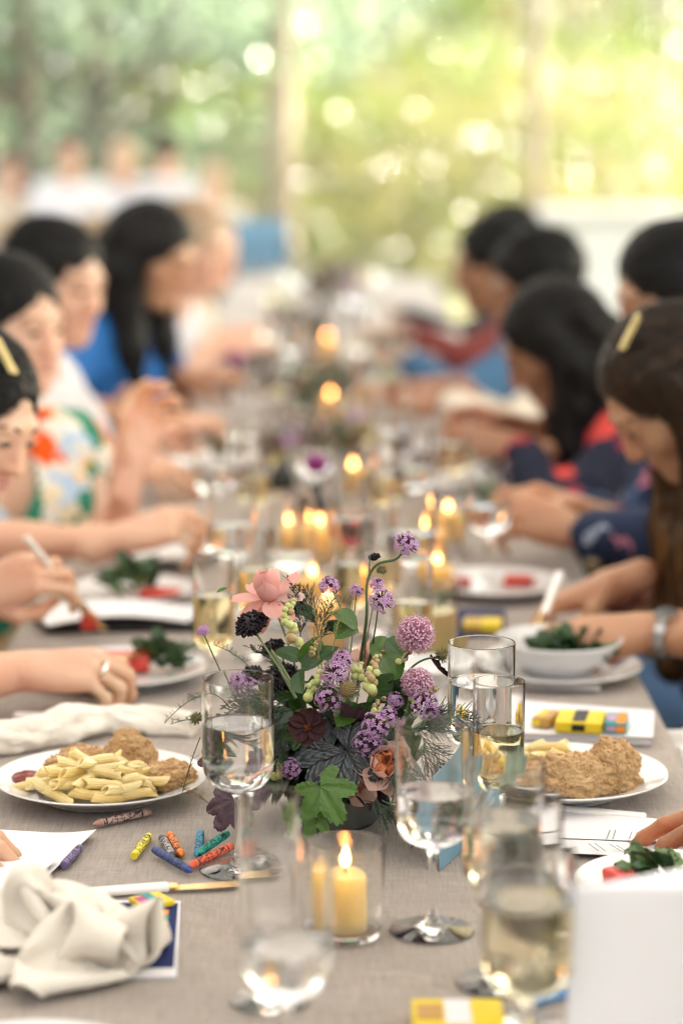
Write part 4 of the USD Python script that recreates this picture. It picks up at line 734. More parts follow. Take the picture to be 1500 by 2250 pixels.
leafy('fennel', (0.055, 0.090, 0.045), (0.030, 0.055, 0.030), (1.2, 1.3, .9), 0.15, 0.5, 60); leafy('seed_head', (0.34, 0.33, 0.10), (0.24, 0.18, 0.07), (1, 1, 1), 0.15, 0.6, 200); leafy('grass_straw', (0.40, 0.31, 0.17), (0.30, 0.22, 0.11), (1, 1, 1), 0.2, 0.6, 60)
plain('stamen_amber', (0.45, 0.17, 0.03), 0.6, (0.25, 0.07, 0.02), 900.0)
plain('rose_heart', (0.62, 0.22, 0.07), 0.6, (0.52, 0.15, 0.05), 90.0)
plain('stoneware', (0.22, 0.235, 0.225), 0.22, (0.17, 0.185, 0.18), 18.0)
FO = V(-.005, 2.40, TZ)            # foot of the nearest arrangement

def sphere_dirs(n, lo=-1.0, seed=0):
    i = np.arange(n) + .5; z = 1 - (1 - lo) * i / n; a = np.pi * (1 + 5 ** .5) * i + seed; s = np.sqrt(1 - z * z); return np.stack([s * np.cos(a), s * np.sin(a), z], 1)
def floret_mesh(k=5):
    v, f = [[0, 0, 0]], []
    for i in range(k):
        a = 2 * np.pi * i / k; c, s = math.cos(a), math.sin(a); b = len(v)
        v += [[.55 * c - .33 * s, .55 * s + .33 * c, .18], [1.05 * c - .2 * s, 1.05 * s + .2 * c, .10], [1.05 * c + .2 * s, 1.05 * s - .2 * c, .10], [.55 * c + .33 * s, .55 * s - .33 * c, .18]]
        f += [[0, b + 3, b], [b, b + 3, b + 2], [b, b + 2, b + 1]]
    return trimesh.Trimesh(v, f, process=False)
def spike(n=3): return trimesh.Trimesh([[math.cos(a), math.sin(a), 0] for a in np.linspace(0, 2 * np.pi, n, endpoint=False)] + [[0, 0, 1]], [[i, (i + 1) % n, n] for i in range(n)], process=False)
FLORET, SPIKE = floret_mesh(), spike()
def dframes(D, rng): return np.array([frame(np.cross(d, rng.normal(size=3)), d) for d in D])
def verbena(par, R, p, r, seed, n=64, name='verbena_head'):
    rng = np.random.default_rng(seed); D = sphere_dirs(n, -.35, seed) + rng.normal(0, .12, (n, 3)); D /= np.linalg.norm(D, axis=1, keepdims=True)
    q = rng.uniform(.82, 1.12, n); Rs = dframes(D, rng); h = part(par, name, p, mat=R)
    # frames put d as 'up': z
    op = rng.random(n) < .86
    obj('florets', strew(FLORET, [(Rs[i], D[i] * r * q[i] * [1, 1, .85], .0026 * rng.uniform(.8, 1.2)) for i in range(n) if op[i]]), mats['verbena_petal'], h)
    obj('calyx', cat([strew(SPIKE, [(Rs[i], D[i] * r * .30, (.0009, .0009, r * q[i] * .78)) for i in range(n)]), strew(SPIKE, [(Rs[i], D[i] * r * q[i] * .7, (.0011, .0011, .004)) for i in range(n) if not op[i]])]), mats['verbena_calyx'], h)
def pompom(par, R, p, r, seed):
    rng = np.random.default_rng(seed); n = 1500; D = sphere_dirs(n, -.75, seed) + rng.normal(0, .05, (n, 3)); D /= np.linalg.norm(D, axis=1, keepdims=True); Rs = dframes(D + rng.normal(0, .26, (n, 3)), rng)
    h = part(par, 'pompom_head', p, mat=R); obj('core', sphere((0, 0, 0), r * .70, 3), mats['pompom_core'], h, True); q = rng.uniform(.75, 1.2, n)
    obj('florets', strew(SPIKE, [(Rs[i], D[i] * r * .62, (.00052, .00052, r * .42 * q[i])) for i in range(n)]), mats['pompom_floret'], h)
    obj('floret_tips', strew(FLORET, [(Rs[i], D[i] * r * .62 + Rs[i][:, 2] * r * .38 * q[i], .00085) for i in range(0, n, 2)]), mats['pompom_tip'], h)
def scabiosa(par, R, p, r, seed, m='dark_scabiosa', name='dark_scabiosa_head'):
    rng = np.random.default_rng(seed); n = 150; D = sphere_dirs(n, -.15, seed) + rng.normal(0, .1, (n, 3)); D[:, 2] *= .7; D /= np.linalg.norm(D, axis=1, keepdims=True); Rs = dframes(D + rng.normal(0, .25, (n, 3)), rng); h = part(par, name, p, mat=R)
    fat = trimesh.creation.icosphere(1, 1.0); q = rng.uniform(.85, 1.15, n)
    obj('bud_florets', strew(fat, [(Rs[i], D[i] * r * [1, 1, .7] * q[i] * .9, (r * .075, r * .075, r * .15)) for i in range(n)]), mats[m], h, True); obj('core', sphere((0, 0, 0), V(r * .8, r * .8, r * .55), 2), mats[m], h, True)
def petal(L, W, cup, curl, n=9, m=7, notch=0.0, ruff=0.0, seed=0):
    def f(u, v):
        s = v * 2 - 1; w = W * np.sin(np.pi * np.clip(u * .80 + .06, 0, 1)) ** .75 * (1 - .35 * (1 - u) ** 2); x = s * w
        y = L * u * (1 - notch * (1 - np.abs(s)) * (u > .95)); z = cup * W * s * s + curl * L * u * u + ruff * W * np.sin(s * 7 + seed) * u
        return np.stack([x, y, z], -1)
    return grid(n, m, f)[0]
def cosmos(par, R, p, r, seed):
    h = part(par, 'chocolate_cosmos', p, mat=R)
    for k in range(8):
        m = petal(r, r * .42, .25, .18, notch=.06, ruff=.06, seed=k); obj('petal', xform(m, rot([0, 0, 1], k * math.pi / 4 + .1 * (k % 2)) , (0, 0, .0006 * (k % 2))), mats['cosmos_petal'], h, True)
    rng = np.random.default_rng(seed); D = sphere_dirs(40, .1, seed); obj('stamens', strew(SPIKE, [(x, d * [1, 1, .5] * r * .12, (.0006, .0006, r * .16)) for x, d in zip(dframes(D, rng), D)]), mats['stamen_amber'], h)
def open_bloom(par, R, p, r, rings, m, seed, name):
    """rings: (count, length, width, opening angle in degrees, radius of attachment) as factors of r."""
    h = part(par, name, p, mat=R); rng = np.random.default_rng(seed)
    for ri, (k, L, W, a, q) in enumerate(rings):
        for i in range(k):
            b = 2 * np.pi * (i + rng.uniform(-.15, .15)) / k + len(rings) * a; el = math.radians(90 - a + rng.uniform(-9, 9)); pm = petal(r * L, r * W, .45, .30 if a < 60 else -.12, 10, 9, ruff=.05, seed=i)
            Rp = rot([0, 0, 1], b) @ rot([1, 0, 0], el); obj('petal', xform(pm, Rp, Rp @ V(0, 0, 0) + rot([0, 0, 1], b) @ V(0, q * r, 0)), mats['dahlia_pale' if m == 'rose_petal' and ri >= 2 else m], h, True)
    obj('heart', sphere((0, 0, r * .12), V(r * .2, r * .2, r * .16), 2), mats['rose_heart' if m == 'rose_petal' else m], h, True)
def leaf_mesh(L, W, serr=0, fold=.25, curl=-.2, veins=6, shape=1.0, wave=.0, n=26, m=13):
    def f(u, v):
        s = v * 2 - 1; w = W * np.sin(np.pi * np.clip(u, 0, 1) ** (.72 * shape)) ** .8 + 1e-5
        if serr: w = w * (1 + .10 * ((u * serr) % 1.0 - .5))
        x = s * w; y = L * (u + .04 * np.abs(s) * np.sin(np.pi * u)); z = fold * np.abs(x) + curl * L * u * u + .035 * W * np.abs(np.sin(np.pi * veins * (u - .35 * np.abs(s)))) * (np.abs(s) > .05) + wave * W * np.sin(u * 9) * s
        return np.stack([x, y, z], -1)
    return grid(n, m, f)[0]
def lobed_mesh(r, lobes, depth, serr, crinkle, seed, droop=.25, span=150, n=150, k=15, round_=False):
    """A palmate leaf: lobes = (angle, length) pairs about the tip direction +y; the stalk joins at the origin."""
    th = np.radians(np.linspace(-span, span, n)); R = np.zeros(n)
    for a, l in lobes:
        d = np.abs(th - math.radians(a)); R = np.maximum(R, l * (np.exp(-(d / (.42 if round_ else .56)) ** 2) ** (.6 if round_ else 1.0) * depth + (1 - depth) * np.exp(-(d / .9) ** 2)))
    R *= 1 + serr * (np.abs(((np.degrees(th) / 7.5) % 1) * 2 - 1) - .5)
    def f(u, v):
        i = np.clip((u * (n - 1)).astype(int), 0, n - 1); rr = r * R[i] * v; t = th[i]
        x, y = rr * np.sin(t), rr * np.cos(t); ridge = np.zeros_like(x)
        for a, l in lobes: ridge = np.maximum(ridge, np.exp(-(np.abs(t - math.radians(a)) * v / .09) ** 2))
        side = np.abs(np.sin(np.pi * (rr / r * 6 + 1.2 * np.abs(np.sin(t * 2.4)))))
        z = -.030 * r * ridge + .022 * r * side * v - droop * r * (rr / r) ** 2 + crinkle * r * (meshkit.fbm(np.stack([x / r * 3.2, y / r * 3.2, 0 * x + seed], -1), 3, seed) - .5) * v
        return np.stack([x, y, z], -1)
    return grid(n, k, f)
def fennel_mesh(L, seed, spread=.6, n=26, droop=.3):
    rng = np.random.default_rng(seed); P = spline([(0, 0, 0), (0, L * .5, .02 * L), (.05 * L, L, -droop * L)], 14); ms = [tube(P, np.linspace(.0007, .0003, 14), 3, False)]
    for i in range(n):
        j = 1 + int(i / n * 12); t = j / 13; b = P[j]; a = rng.uniform(0, 6.28); d = V(math.cos(a) * spread, .75, math.sin(a) * spread * .8); l = L * .42 * (1.1 - t) * rng.uniform(.6, 1.2)
        Q = spline([b, b + d * l * .5, b + d * l + [0, 0, -.12 * l]], 5); ms.append(tube(Q, .00042, 3, False))
        for _ in range(5):
            q = Q[rng.integers(1, 4)]; a2 = rng.uniform(0, 6.28); e = d + V(math.cos(a2), rng.uniform(-.2, .6), math.sin(a2)) * .8; ms.append(tube([q, q + e * l * .18, q + e * l * .36 + [0, 0, -.04 * l]], .00036, 3, False))
    return cat(ms)
def berry_sprig(par, pts, r0, r1, n, seed, pink=.2):
    """Snowberries crowded along a drooping stalk, from small at its tip (pts[0]) to large at its end."""
    h = part(par, 'snowberry_sprig'); rng = np.random.default_rng(seed); P = spline(pts, n)
    obj('stalk', tube(spline(pts, 12), .0009, 5), mats['stem_brown'], h, True)
    for i in range(n):
        t = i / (n - 1); r = r0 + (r1 - r0) * t; a = rng.uniform(0, 6.28); o = V(math.cos(a), math.sin(a) * .8 - .3, .15 * rng.normal()) * r * 1.0
        b = trimesh.creation.icosphere(2, 1.0); z = b.vertices[:, 2]; b.vertices *= r * rng.uniform(.85, 1.12); b.vertices[:, 2] -= np.where(z < -.85, -.18 * r, 0)
        obj('berry', xform(b, rot(rng.normal(size=3), rng.uniform(0, 2)), P[i] + o), mats['snowberry_pink' if rng.random() < pink + .4 * (1 - t) ** 2 else 'snowberry'], h, True)
def seed_star(par, R, p, r, seed, name='seed_head', fuzz=True):
    h = part(par, name, p, mat=R); rng = np.random.default_rng(seed); D = sphere_dirs(70, .0, seed); obj('boss', strew(trimesh.creation.icosphere(1, 1), [(np.eye(3), d * r * .52, r * .1) for d in D]), mats['seed_head'], h, True)
    E = sphere_dirs(90, -.5, seed); obj('bristles', strew(SPIKE, [(x, d * r * .5, (.00028, .00028, r * .75)) for x, d in zip(dframes(E + rng.normal(0, .2, (90, 3)), rng), E)]), mats['stem_brown' if fuzz else 'stem_green'], h)
    for k in range(9):
        a = k * .698; obj('bract', xform(petal(r * .95, r * .16, .3, .15, 5, 4), rot([0, 0, 1], a) @ rot([1, 0, 0], -.15), (0, 0, -r * .25)), mats['stem_green' if not fuzz else 'stem_pale'], h, True)

def build_arrangement(path):
    A = lambda px_, py_, Y=2.40: at_y(px_, py_, Y) - FO
    up = lambda d: frame(np.cross(d, [.3, 1, .1]), d)                        # a frame whose z axis is d
    def face(d): d = V(*d) / np.linalg.norm(d); y = np.cross(d, [1.0, .05, 0]); return np.stack([np.cross(y / np.linalg.norm(y), d), y / np.linalg.norm(y), d], 1)
    root = V(0.0, .005, .045)
    obj('vase', lathe([(0, 0), (.040, 0), (.043, .003), (.054, .022), (.060, .046), (.059, .048), (.056, .046), (.050, .022), (.036, .008), (0, .008)], 56), mats['stoneware'], path, 50)
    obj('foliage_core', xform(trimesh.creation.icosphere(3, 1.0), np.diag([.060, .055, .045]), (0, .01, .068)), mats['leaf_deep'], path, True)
    def stem(p, pts=(), r=.0012, m='stem_green', b=None):
        b = root + V(*(p - root)) * [.35, .35, .12] if b is None else V(*b)
        obj('stem', tube(spline([b, *pts, p] if len(pts) else [b, b + (p - b) * .5 + [0, .004, .012], p], 20), np.linspace(r * 1.15, r * .8, 20), 6), mats[m], path, True)
    # tall verbena and its bent stalk
    for (x, y, Y, r, sd, d) in ((891, 1196, 2.42, .0135, 1, (.3, -.35, .8)), (722, 1288, 2.44, .0105, 2, (-.1, -.2, 1)), (838, 1320, 2.38, .0125, 3, (.1, -.7, .6)), (735, 1482, 2.33, .0135, 4, (-.1, -.7, .5)), (722, 1535, 2.325, .0135, 5, (-.2, -.8, .3)), (752, 1450, 2.34, .0095, 6, (0, -.6, .7)),
        (825, 1596, 2.30, .0145, 7, (.2, -.8, .5)), (806, 1632, 2.30, .0135, 8, (0, -.9, .1)), (850, 1578, 2.31, .0100, 25, (.2, -.7, .5)), (930, 1552, 2.33, .0160, 9, (.4, -.7, .3)), (950, 1572, 2.34, .0105, 26, (.5, -.6, .2)), (545, 1518, 2.40, .0140, 10, (-.4, -.5, .5)), (516, 1500, 2.42, .0100, 11, (-.5, -.3, .6)), (638, 1690, 2.31, .0100, 12, (-.3, -.8, .1)), (446, 1386, 2.40, .0060, 13, (-.2, -.2, .9)), (610, 1640, 2.33, .009, 27, (-.4, -.8, .2)), (868, 1540, 2.34, .008, 28, (.1, -.8, .4))):
        verbena(path, face(d), A(x, y, Y), r, sd, int(64 * min(1, r / .0125)))
    obj('stem', tube(spline([A(786, 1510, 2.40), A(797, 1420, 2.41), A(806, 1330, 2.41), A(812, 1262, 2.42), A(832, 1238, 2.42), A(858, 1232, 2.42), A(884, 1208, 2.42)], 40), np.linspace(.0021, .0013, 40), 7), mats['stem_green'], path, True)
    for a in ((792, 1500, 804, 1345, 2.42), (798, 1490, 830, 1335, 2.39), (760, 1380, 727, 1298, 2.44), (800, 1480, 822, 1400, 2.4)): stem(A(a[2], a[3], a[4]), [A((a[0] * 2 + a[2]) / 3 + 4, (a[1] * 2 + a[3]) / 3, 2.4)], .0009, b=A(a[0], a[1], 2.40))
    for (x, y, r, sd) in ((783, 1298, .0068, 40), (828, 1284, .0075, 41), (720, 1440, .005, 42)): verbena(path, face((.1, -.4, .9)), A(x, y, 2.43), r, sd, 26, 'spent_verbena'); stem(A(x, y + 6, 2.43), [], .0007)
    obj('stem', tube(spline([A(446, 1390, 2.40), A(468, 1440, 2.40), A(496, 1498, 2.39), A(560, 1580, 2.38)], 24), .0008, 5), mats['stem_green'], path, True)
    # pompoms
    for (x, y, Y, r, sd, d) in ((912, 1395, 2.36, .0200, 1, (.2, -.5, .8)), (917, 1503, 2.345, .0168, 2, (.3, -.7, .5))): pompom(path, face(d), A(x, y, Y), r, sd); stem(A(x - 2, y + 25, Y + .003), [A(x - 60, y + 110, 2.38)], .0013)
    # nearly black scabiosa
    for (x, y, Y, r, sd, d) in ((553, 1373, 2.39, .0165, 1, (-.35, -.45, .8)), (636, 1338, 2.43, .0165, 2, (-.1, -.2, 1)), (600, 1425, 2.43, .012, 3, (-.3, -.3, .8)), (618, 1492, 2.42, .019, 4, (-.3, -.4, .8)), (548, 1500, 2.44, .0185, 5, (-.5, -.3, .7)), (736, 1378, 2.44, .009, 6, (0, -.3, 1)), (822, 1225, 2.43, .0062, 7, (-.2, 0, 1))):
        scabiosa(path, face(d), A(x, y, Y), r, sd)
    stem(A(564, 1394, 2.39), [A(604, 1440, 2.38), A(636, 1492, 2.37)], .0014, 'stem_pale', b=A(650, 1535, 2.37)); stem(A(548, 1512, 2.44)); stem(A(618, 1505, 2.42)); stem(A(600, 1437, 2.43)); stem(A(822, 1232, 2.43), [], .0006, b=A(812, 1262, 2.42))
    # pink dahlia seen from the side, chocolate cosmos, roses
    h = part(path, 'pink_dahlia', A(592, 1318, 2.41), mat=face((-.15, -.30, .95)))
    for k, (b, el, L_, W_, cup, curl, m) in enumerate(((.2, 78, .030, .013, .9, .12, 'dahlia_petal'), (1.5, 80, .030, .013, .9, .10, 'dahlia_petal'), (2.6, 74, .032, .0145, 1.0, .25, 'dahlia_petal'), (3.4, 70, .031, .015, 1.0, .28, 'dahlia_petal'), (4.6, 78, .027, .012, .9, .2, 'dahlia_petal'), (-.55, 62, .030, .010, .4, -.05, 'dahlia_pale'), (-1.15, 18, .036, .010, .5, .12, 'dahlia_petal'), (-1.9, 10, .032, .012, .4, -.15, 'dahlia_pale'),
        (-2.6, -4, .034, .011, .4, -.3, 'dahlia_petal'), (1.35, 8, .036, .011, .4, -.1, 'dahlia_petal'), (1.9, -14, .036, .012, .4, -.25, 'dahlia_petal'), (2.6, -30, .034, .012, .4, -.2, 'dahlia_petal'), (3.3, 4, .03, .012, .4, -.2, 'dahlia_petal'), (.5, 12, .034, .012, .4, -.1, 'dahlia_petal'))):
        Rp = rot([0, 0, 1], b) @ rot([1, 0, 0], math.radians(el)); obj('petal', xform(petal(L_, W_, cup * .5, curl, 12, 9, ruff=.05, seed=k), Rp, rot([0, 0, 1], b) @ V(0, .004, 0)), mats[m], h, True)
    obj('heart', sphere((0, 0, .013), V(.012, .012, .014), 3), mats['dahlia_petal'], h, True); stem(A(600, 1326, 2.415), [A(628, 1400, 2.42)], .0014, 'stem_pale')
    cosmos(path, face((-.08, -.80, .55)), A(675, 1600, 2.31), .0195, 1); cosmos(path, face((.7, .2, .6)), A(962, 1470, 2.40), .016, 2)
    open_bloom(path, face((.25, -.75, .55)), A(836, 1690, 2.315), .0235, ((4, .70, .62, 8, .10), (5, .85, .66, 22, .16), (6, 1.0, .68, 44, .2), (6, 1.1, .66, 70, .2)), 'rose_petal', 3, 'peach_rose'); open_bloom(path, face((.1, -.3, .9)), A(826, 1462, 2.42), .022, ((4, .70, .62, 8, .10), (5, .85, .66, 22, .16), (6, 1.0, .68, 44, .2), (6, 1.1, .66, 70, .2)), 'rose_petal', 4, 'peach_rose')
    open_bloom(path, face((-.05, -.7, .2)), A(792, 1728, 2.33), .017, ((5, .8, .5, 40, .05), (6, 1.1, .55, 80, .1)), 'dahlia_pale', 5, 'blush_rose')
    # berries
    for k, (pts, r0, r1, n, pk) in enumerate((([A(650, 1318, 2.37), A(632, 1350, 2.355), A(640, 1392, 2.35), A(647, 1412, 2.35)], .0024, .0052, 17, .1), ([A(720, 1462, 2.36), A(700, 1480, 2.35), A(688, 1510, 2.34), A(684, 1530, 2.34)], .002, .0050, 13, .05), ([A(702, 1404, 2.37), A(690, 1420, 2.36), A(680, 1440, 2.36)], .0014, .0026, 12, .8),
        ([A(830, 1440, 2.34), A(820, 1465, 2.33), A(818, 1500, 2.32), A(812, 1520, 2.32)], .0022, .0055, 18, .35), ([A(790, 1458, 2.35), A(784, 1472, 2.34), A(786, 1490, 2.335)], .0022, .0044, 12, .0), ([A(842, 1532, 2.33), A(828, 1556, 2.32), A(834, 1574, 2.31), A(850, 1590, 2.31)], .0022, .0042, 15, .3), ([A(958, 1510, 2.35), A(936, 1522, 2.34), A(916, 1532, 2.34), A(906, 1548, 2.34)], .0022, .0048, 12, .5), ([A(612, 1674, 2.33), A(608, 1690, 2.33), A(604, 1708, 2.33)], .0028, .0046, 6, 0), ([A(668, 1560, 2.33), A(664, 1580, 2.33)], .002, .003, 5, .2), ([A(884, 1420, 2.38), A(896, 1432, 2.38), A(880, 1452, 2.37)], .0018, .0034, 9, .9))):
        berry_sprig(path, pts, r0, r1, n, k, pk)
    seed_star(path, face((0, -.85, .5)), A(764, 1514, 2.32), .0135, 1); seed_star(path, face((.5, -.3, .5)), A(970, 1441, 2.38), .0085, 2, fuzz=False); seed_star(path, face((.1, -.3, .9)), A(838, 1254, 2.43), .0055, 3, fuzz=False); seed_star(path, face((-.5, -.6, .4)), A(430, 1578, 2.36), .0075, 4, fuzz=False)
    obj('stem', tube(spline([A(964, 1446, 2.38), A(910, 1462, 2.37), A(878, 1500, 2.36), A(840, 1560, 2.37)], 24), .0011, 6), mats['stem_green'], path, True)
    # leaves: pixel of the stalk end, pixel of the tip, depth there, width, serration, material, facing
    for k, (x0, y0, x1, y1, Y0, Y1, W, serr, m, nd) in enumerate(((775, 1372, 738, 1398, 2.40, 2.37, .013, 9, 'leaf_fresh', (-.1, -.8, .5)), (785, 1372, 735, 1345, 2.40, 2.38, .012, 9, 'leaf_fresh', (0, -.7, .7)), (838, 1432, 872, 1495, 2.39, 2.35, .0165, 11, 'leaf_fresh', (.3, -.8, .3)), (842, 1398, 818, 1440, 2.41, 2.38, .009, 9, 'leaf_fresh', (-.3, -.8, .3)), (848, 1405, 896, 1450, 2.40, 2.39, .014, 10, 'leaf_mid', (.2, -.7, .6)),
        (662, 1470, 728, 1418, 2.37, 2.36, .012, 0, 'leaf_mid', (-.2, -.6, .7)), (664, 1462, 700, 1400, 2.38, 2.38, .010, 0, 'leaf_fresh', (.3, -.6, .7)), (664, 1448, 604, 1428, 2.38, 2.38, .0105, 0, 'leaf_mid', (-.2, -.5, .8)), (655, 1475, 660, 1522, 2.37, 2.34, .011, 0, 'leaf_mid', (-.5, -.7, .2)), (690, 1400, 706, 1448, 2.40, 2.38, .007, 0, 'leaf_fresh', (.2, -.8, .2)), (712, 1450, 742, 1420, 2.39, 2.39, .009, 0, 'leaf_mid', (0, -.4, .9)),
        (822, 1530, 862, 1482, 2.36, 2.35, .0125, 0, 'leaf_mid', (0, -.8, .5)), (850, 1540, 900, 1498, 2.36, 2.34, .013, 0, 'leaf_deep', (.3, -.7, .5)), (862, 1552, 906, 1520, 2.35, 2.34, .010, 0, 'leaf_mid', (.5, -.6, .4)), (888, 1590, 902, 1546, 2.34, 2.33, .008, 0, 'leaf_bright', (.6, -.7, .2)), (880, 1600, 872, 1548, 2.35, 2.34, .009, 0, 'leaf_deep', (-.2, -.9, .2)), (768, 1560, 742, 1590, 2.35, 2.31, .0125, 7, 'leaf_fresh', (0, -.9, .4)), (770, 1600, 812, 1548, 2.36, 2.33, .013, 0, 'leaf_mid', (.1, -.8, .5)),
        (760, 1640, 830, 1590, 2.35, 2.32, .014, 0, 'leaf_mid', (0, -.8, .5)), (610, 1708, 592, 1746, 2.34, 2.32, .010, 0, 'leaf_mid', (-.3, -.9, .2)), (640, 1760, 682, 1735, 2.34, 2.32, .011, 0, 'leaf_deep', (0, -.8, .5)), (640, 1560, 590, 1600, 2.36, 2.35, .012, 0, 'leaf_deep', (-.3, -.7, .5)), (930, 1600, 985, 1580, 2.37, 2.37, .012, 0, 'leaf_mid', (.4, -.5, .7)), (840, 1620, 905, 1640, 2.35, 2.33, .013, 0, 'leaf_deep', (.2, -.7, .6)), (690, 1360, 655, 1330, 2.42, 2.42, .009, 0, 'leaf_mid', (0, -.5, .8)), (476, 1302, 500, 1290, 2.42, 2.42, .003, 0, 'leaf_fresh', (0, -.4, .9)))):
        a, b = A(x0, y0, Y0), A(x1, y1, Y1); d = b - a; n = V(*nd); n = n - d * (n @ d) / (d @ d); R = np.stack([np.cross(d / np.linalg.norm(d), n / np.linalg.norm(n)), d / np.linalg.norm(d), n / np.linalg.norm(n)], 1)
        obj('leaf', xform(leaf_mesh(np.linalg.norm(d), W, serr, .22, -.10, 6 if serr else 5, wave=.06), R, a), mats[m], path, True)
    rng = np.random.default_rng(8)
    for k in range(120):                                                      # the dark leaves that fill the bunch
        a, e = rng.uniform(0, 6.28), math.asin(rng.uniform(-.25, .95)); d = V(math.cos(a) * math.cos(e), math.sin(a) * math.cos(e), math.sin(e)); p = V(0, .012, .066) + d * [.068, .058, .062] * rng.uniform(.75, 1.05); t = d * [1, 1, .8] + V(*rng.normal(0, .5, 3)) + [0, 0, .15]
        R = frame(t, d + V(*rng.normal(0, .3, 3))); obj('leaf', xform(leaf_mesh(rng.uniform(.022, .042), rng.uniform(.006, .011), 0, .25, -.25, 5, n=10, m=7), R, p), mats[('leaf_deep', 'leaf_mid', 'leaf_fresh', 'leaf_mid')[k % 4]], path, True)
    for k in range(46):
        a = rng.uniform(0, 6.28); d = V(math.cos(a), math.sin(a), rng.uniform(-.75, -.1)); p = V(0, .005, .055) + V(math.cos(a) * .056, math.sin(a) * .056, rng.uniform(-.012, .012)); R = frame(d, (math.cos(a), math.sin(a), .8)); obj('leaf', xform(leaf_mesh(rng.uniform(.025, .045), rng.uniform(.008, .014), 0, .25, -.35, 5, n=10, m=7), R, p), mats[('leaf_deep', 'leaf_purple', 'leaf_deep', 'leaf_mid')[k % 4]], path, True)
    def lobed(name, x, y, Y, tip, nd, mesh, m):
        a = A(x, y, Y); d = V(*tip); d = d / np.linalg.norm(d); n = V(*nd); n = n - d * (n @ d); n /= np.linalg.norm(n); obj(name, xform(mesh[0], np.stack([np.cross(d, n), d, n], 1), a), mats[m], path, True, uv=mesh[1])
    FIVE = ((0, 1.0), (55, .86), (-55, .86), (112, .62), (-112, .62)); HEU = ((0, 1.0), (48, .95), (-48, .95), (96, .88), (-96, .88), (140, .8), (-140, .8))
    lobed('heuchera_leaf', 728, 1655, 2.315, (-.35, -.3, -.45), (-.12, -.92, .3), lobed_mesh(.040, HEU, .5, .06, .18, 3, .22, 165, round_=True), 'leaf_silver'); lobed('heuchera_leaf', 762, 1650, 2.31, (.55, -.3, -.35), (.15, -.92, .3), lobed_mesh(.043, HEU, .5, .06, .18, 5, .25, 165, round_=True), 'leaf_silver')
    lobed('heuchera_leaf', 700, 1640, 2.33, (-.75, -.1, .2), (-.2, -.9, .3), lobed_mesh(.034, HEU, .5, .06, .18, 6, .2, 165, round_=True), 'leaf_silver'); lobed('heuchera_leaf', 770, 1590, 2.335, (-.15, -.3, .5), (-.1, -.9, .1), lobed_mesh(.024, HEU, .38, .05, .3, 8, .2, 165, round_=True), 'leaf_purple')
    lobed('heuchera_leaf', 512, 1758, 2.31, (-.42, -.25, -.62), (-.35, -.75, .6), lobed_mesh(.034, HEU, .35, .05, .22, 11, .22, 165, round_=True), 'leaf_purple'); lobed('heuchera_leaf', 478, 1668, 2.36, (-.75, -.1, -.1), (-.4, -.75, .5), lobed_mesh(.021, HEU, .35, .06, .25, 12, .2, 165, round_=True), 'leaf_purple'); lobed('heuchera_leaf', 560, 1700, 2.35, (-.6, -.2, -.4), (-.3, -.7, .6), lobed_mesh(.034, HEU, .35, .05, .25, 13, .25, 165, round_=True), 'leaf_purple'); lobed('heuchera_leaf', 590, 1580, 2.38, (-.6, -.2, .2), (-.3, -.6, .7), lobed_mesh(.034, HEU, .35, .05, .25, 14, .25, 165, round_=True), 'leaf_purple')
    lobed('vine_leaf', 703, 1728, 2.275, (.42, -.35, -.62), (-.12, -.82, .55), lobed_mesh(.042, FIVE, .60, .12, .10, 21, .18, 150), 'leaf_bright'); lobed('vine_leaf', 690, 1790, 2.28, (-.25, -.3, -.7), (-.2, -.8, .5), lobed_mesh(.026, FIVE, .72, .09, .12, 22, .18, 150), 'leaf_bright'); lobed('vine_leaf', 660, 1620, 2.32, (-.5, -.3, .1), (-.2, -.85, .4), lobed_mesh(.018, FIVE, .72, .09, .12, 23, .18, 150), 'leaf_fresh')
    for (x0, y0, x1, y1) in ((703, 1728, 692, 1832), (690, 1790, 700, 1832)): stem(A(x0, y0, 2.275), [A((x0 + x1) / 2 + 3, (y0 + y1) / 2, 2.285)], .0009, 'stem_brown', b=A(x1, y1, 2.30))
    for k, (x, y, Y, d, L_, n_) in enumerate(((640, 1560, 2.34, (-.8, -.3, -.25), .075, 34), (650, 1540, 2.34, (-.9, -.2, .15), .07, 32), (640, 1580, 2.33, (-.6, -.4, -.6), .07, 30), (660, 1400, 2.40, (-.1, 0, 1), .055, 26), (700, 1400, 2.42, (-.3, -.1, .9), .07, 26), (850, 1640, 2.32, (.3, -.5, -.6), .075, 34), (860, 1680, 2.32, (.5, -.5, -.7), .075, 30), (880, 1610, 2.33, (.8, -.3, .1), .08, 34), (930, 1590, 2.34, (.9, -.3, .2), .07, 32), (800, 1760, 2.30, (.8, -.4, -.22), .075, 30), (830, 1790, 2.30, (.7, -.5, -.1), .05, 22), (700, 1420, 2.42, (.2, 0, .9), .06, 24), (900, 1650, 2.33, (.7, -.4, -.4), .07, 30), (640, 1500, 2.40, (-.6, 0, .7), .06, 22), (620, 1570, 2.32, (-.5, -.5, .3), .06, 34), (630, 1600, 2.32, (-.3, -.5, -.5), .06, 34), (600, 1540, 2.35, (-.8, -.2, -.1), .06, 30), (880, 1650, 2.30, (.2, -.4, -.9), .07, 34), (860, 1720, 2.29, (.4, -.4, -.7), .065, 34), (840, 1760, 2.28, (.6, -.4, -.35), .06, 30), (920, 1620, 2.33, (.5, -.2, -.6), .07, 30))):
        obj('fennel_frond', xform(fennel_mesh(L_, k, n=n_), frame(d, (0.1, -.4, 1)), A(x, y, Y)), mats['fennel'], path)
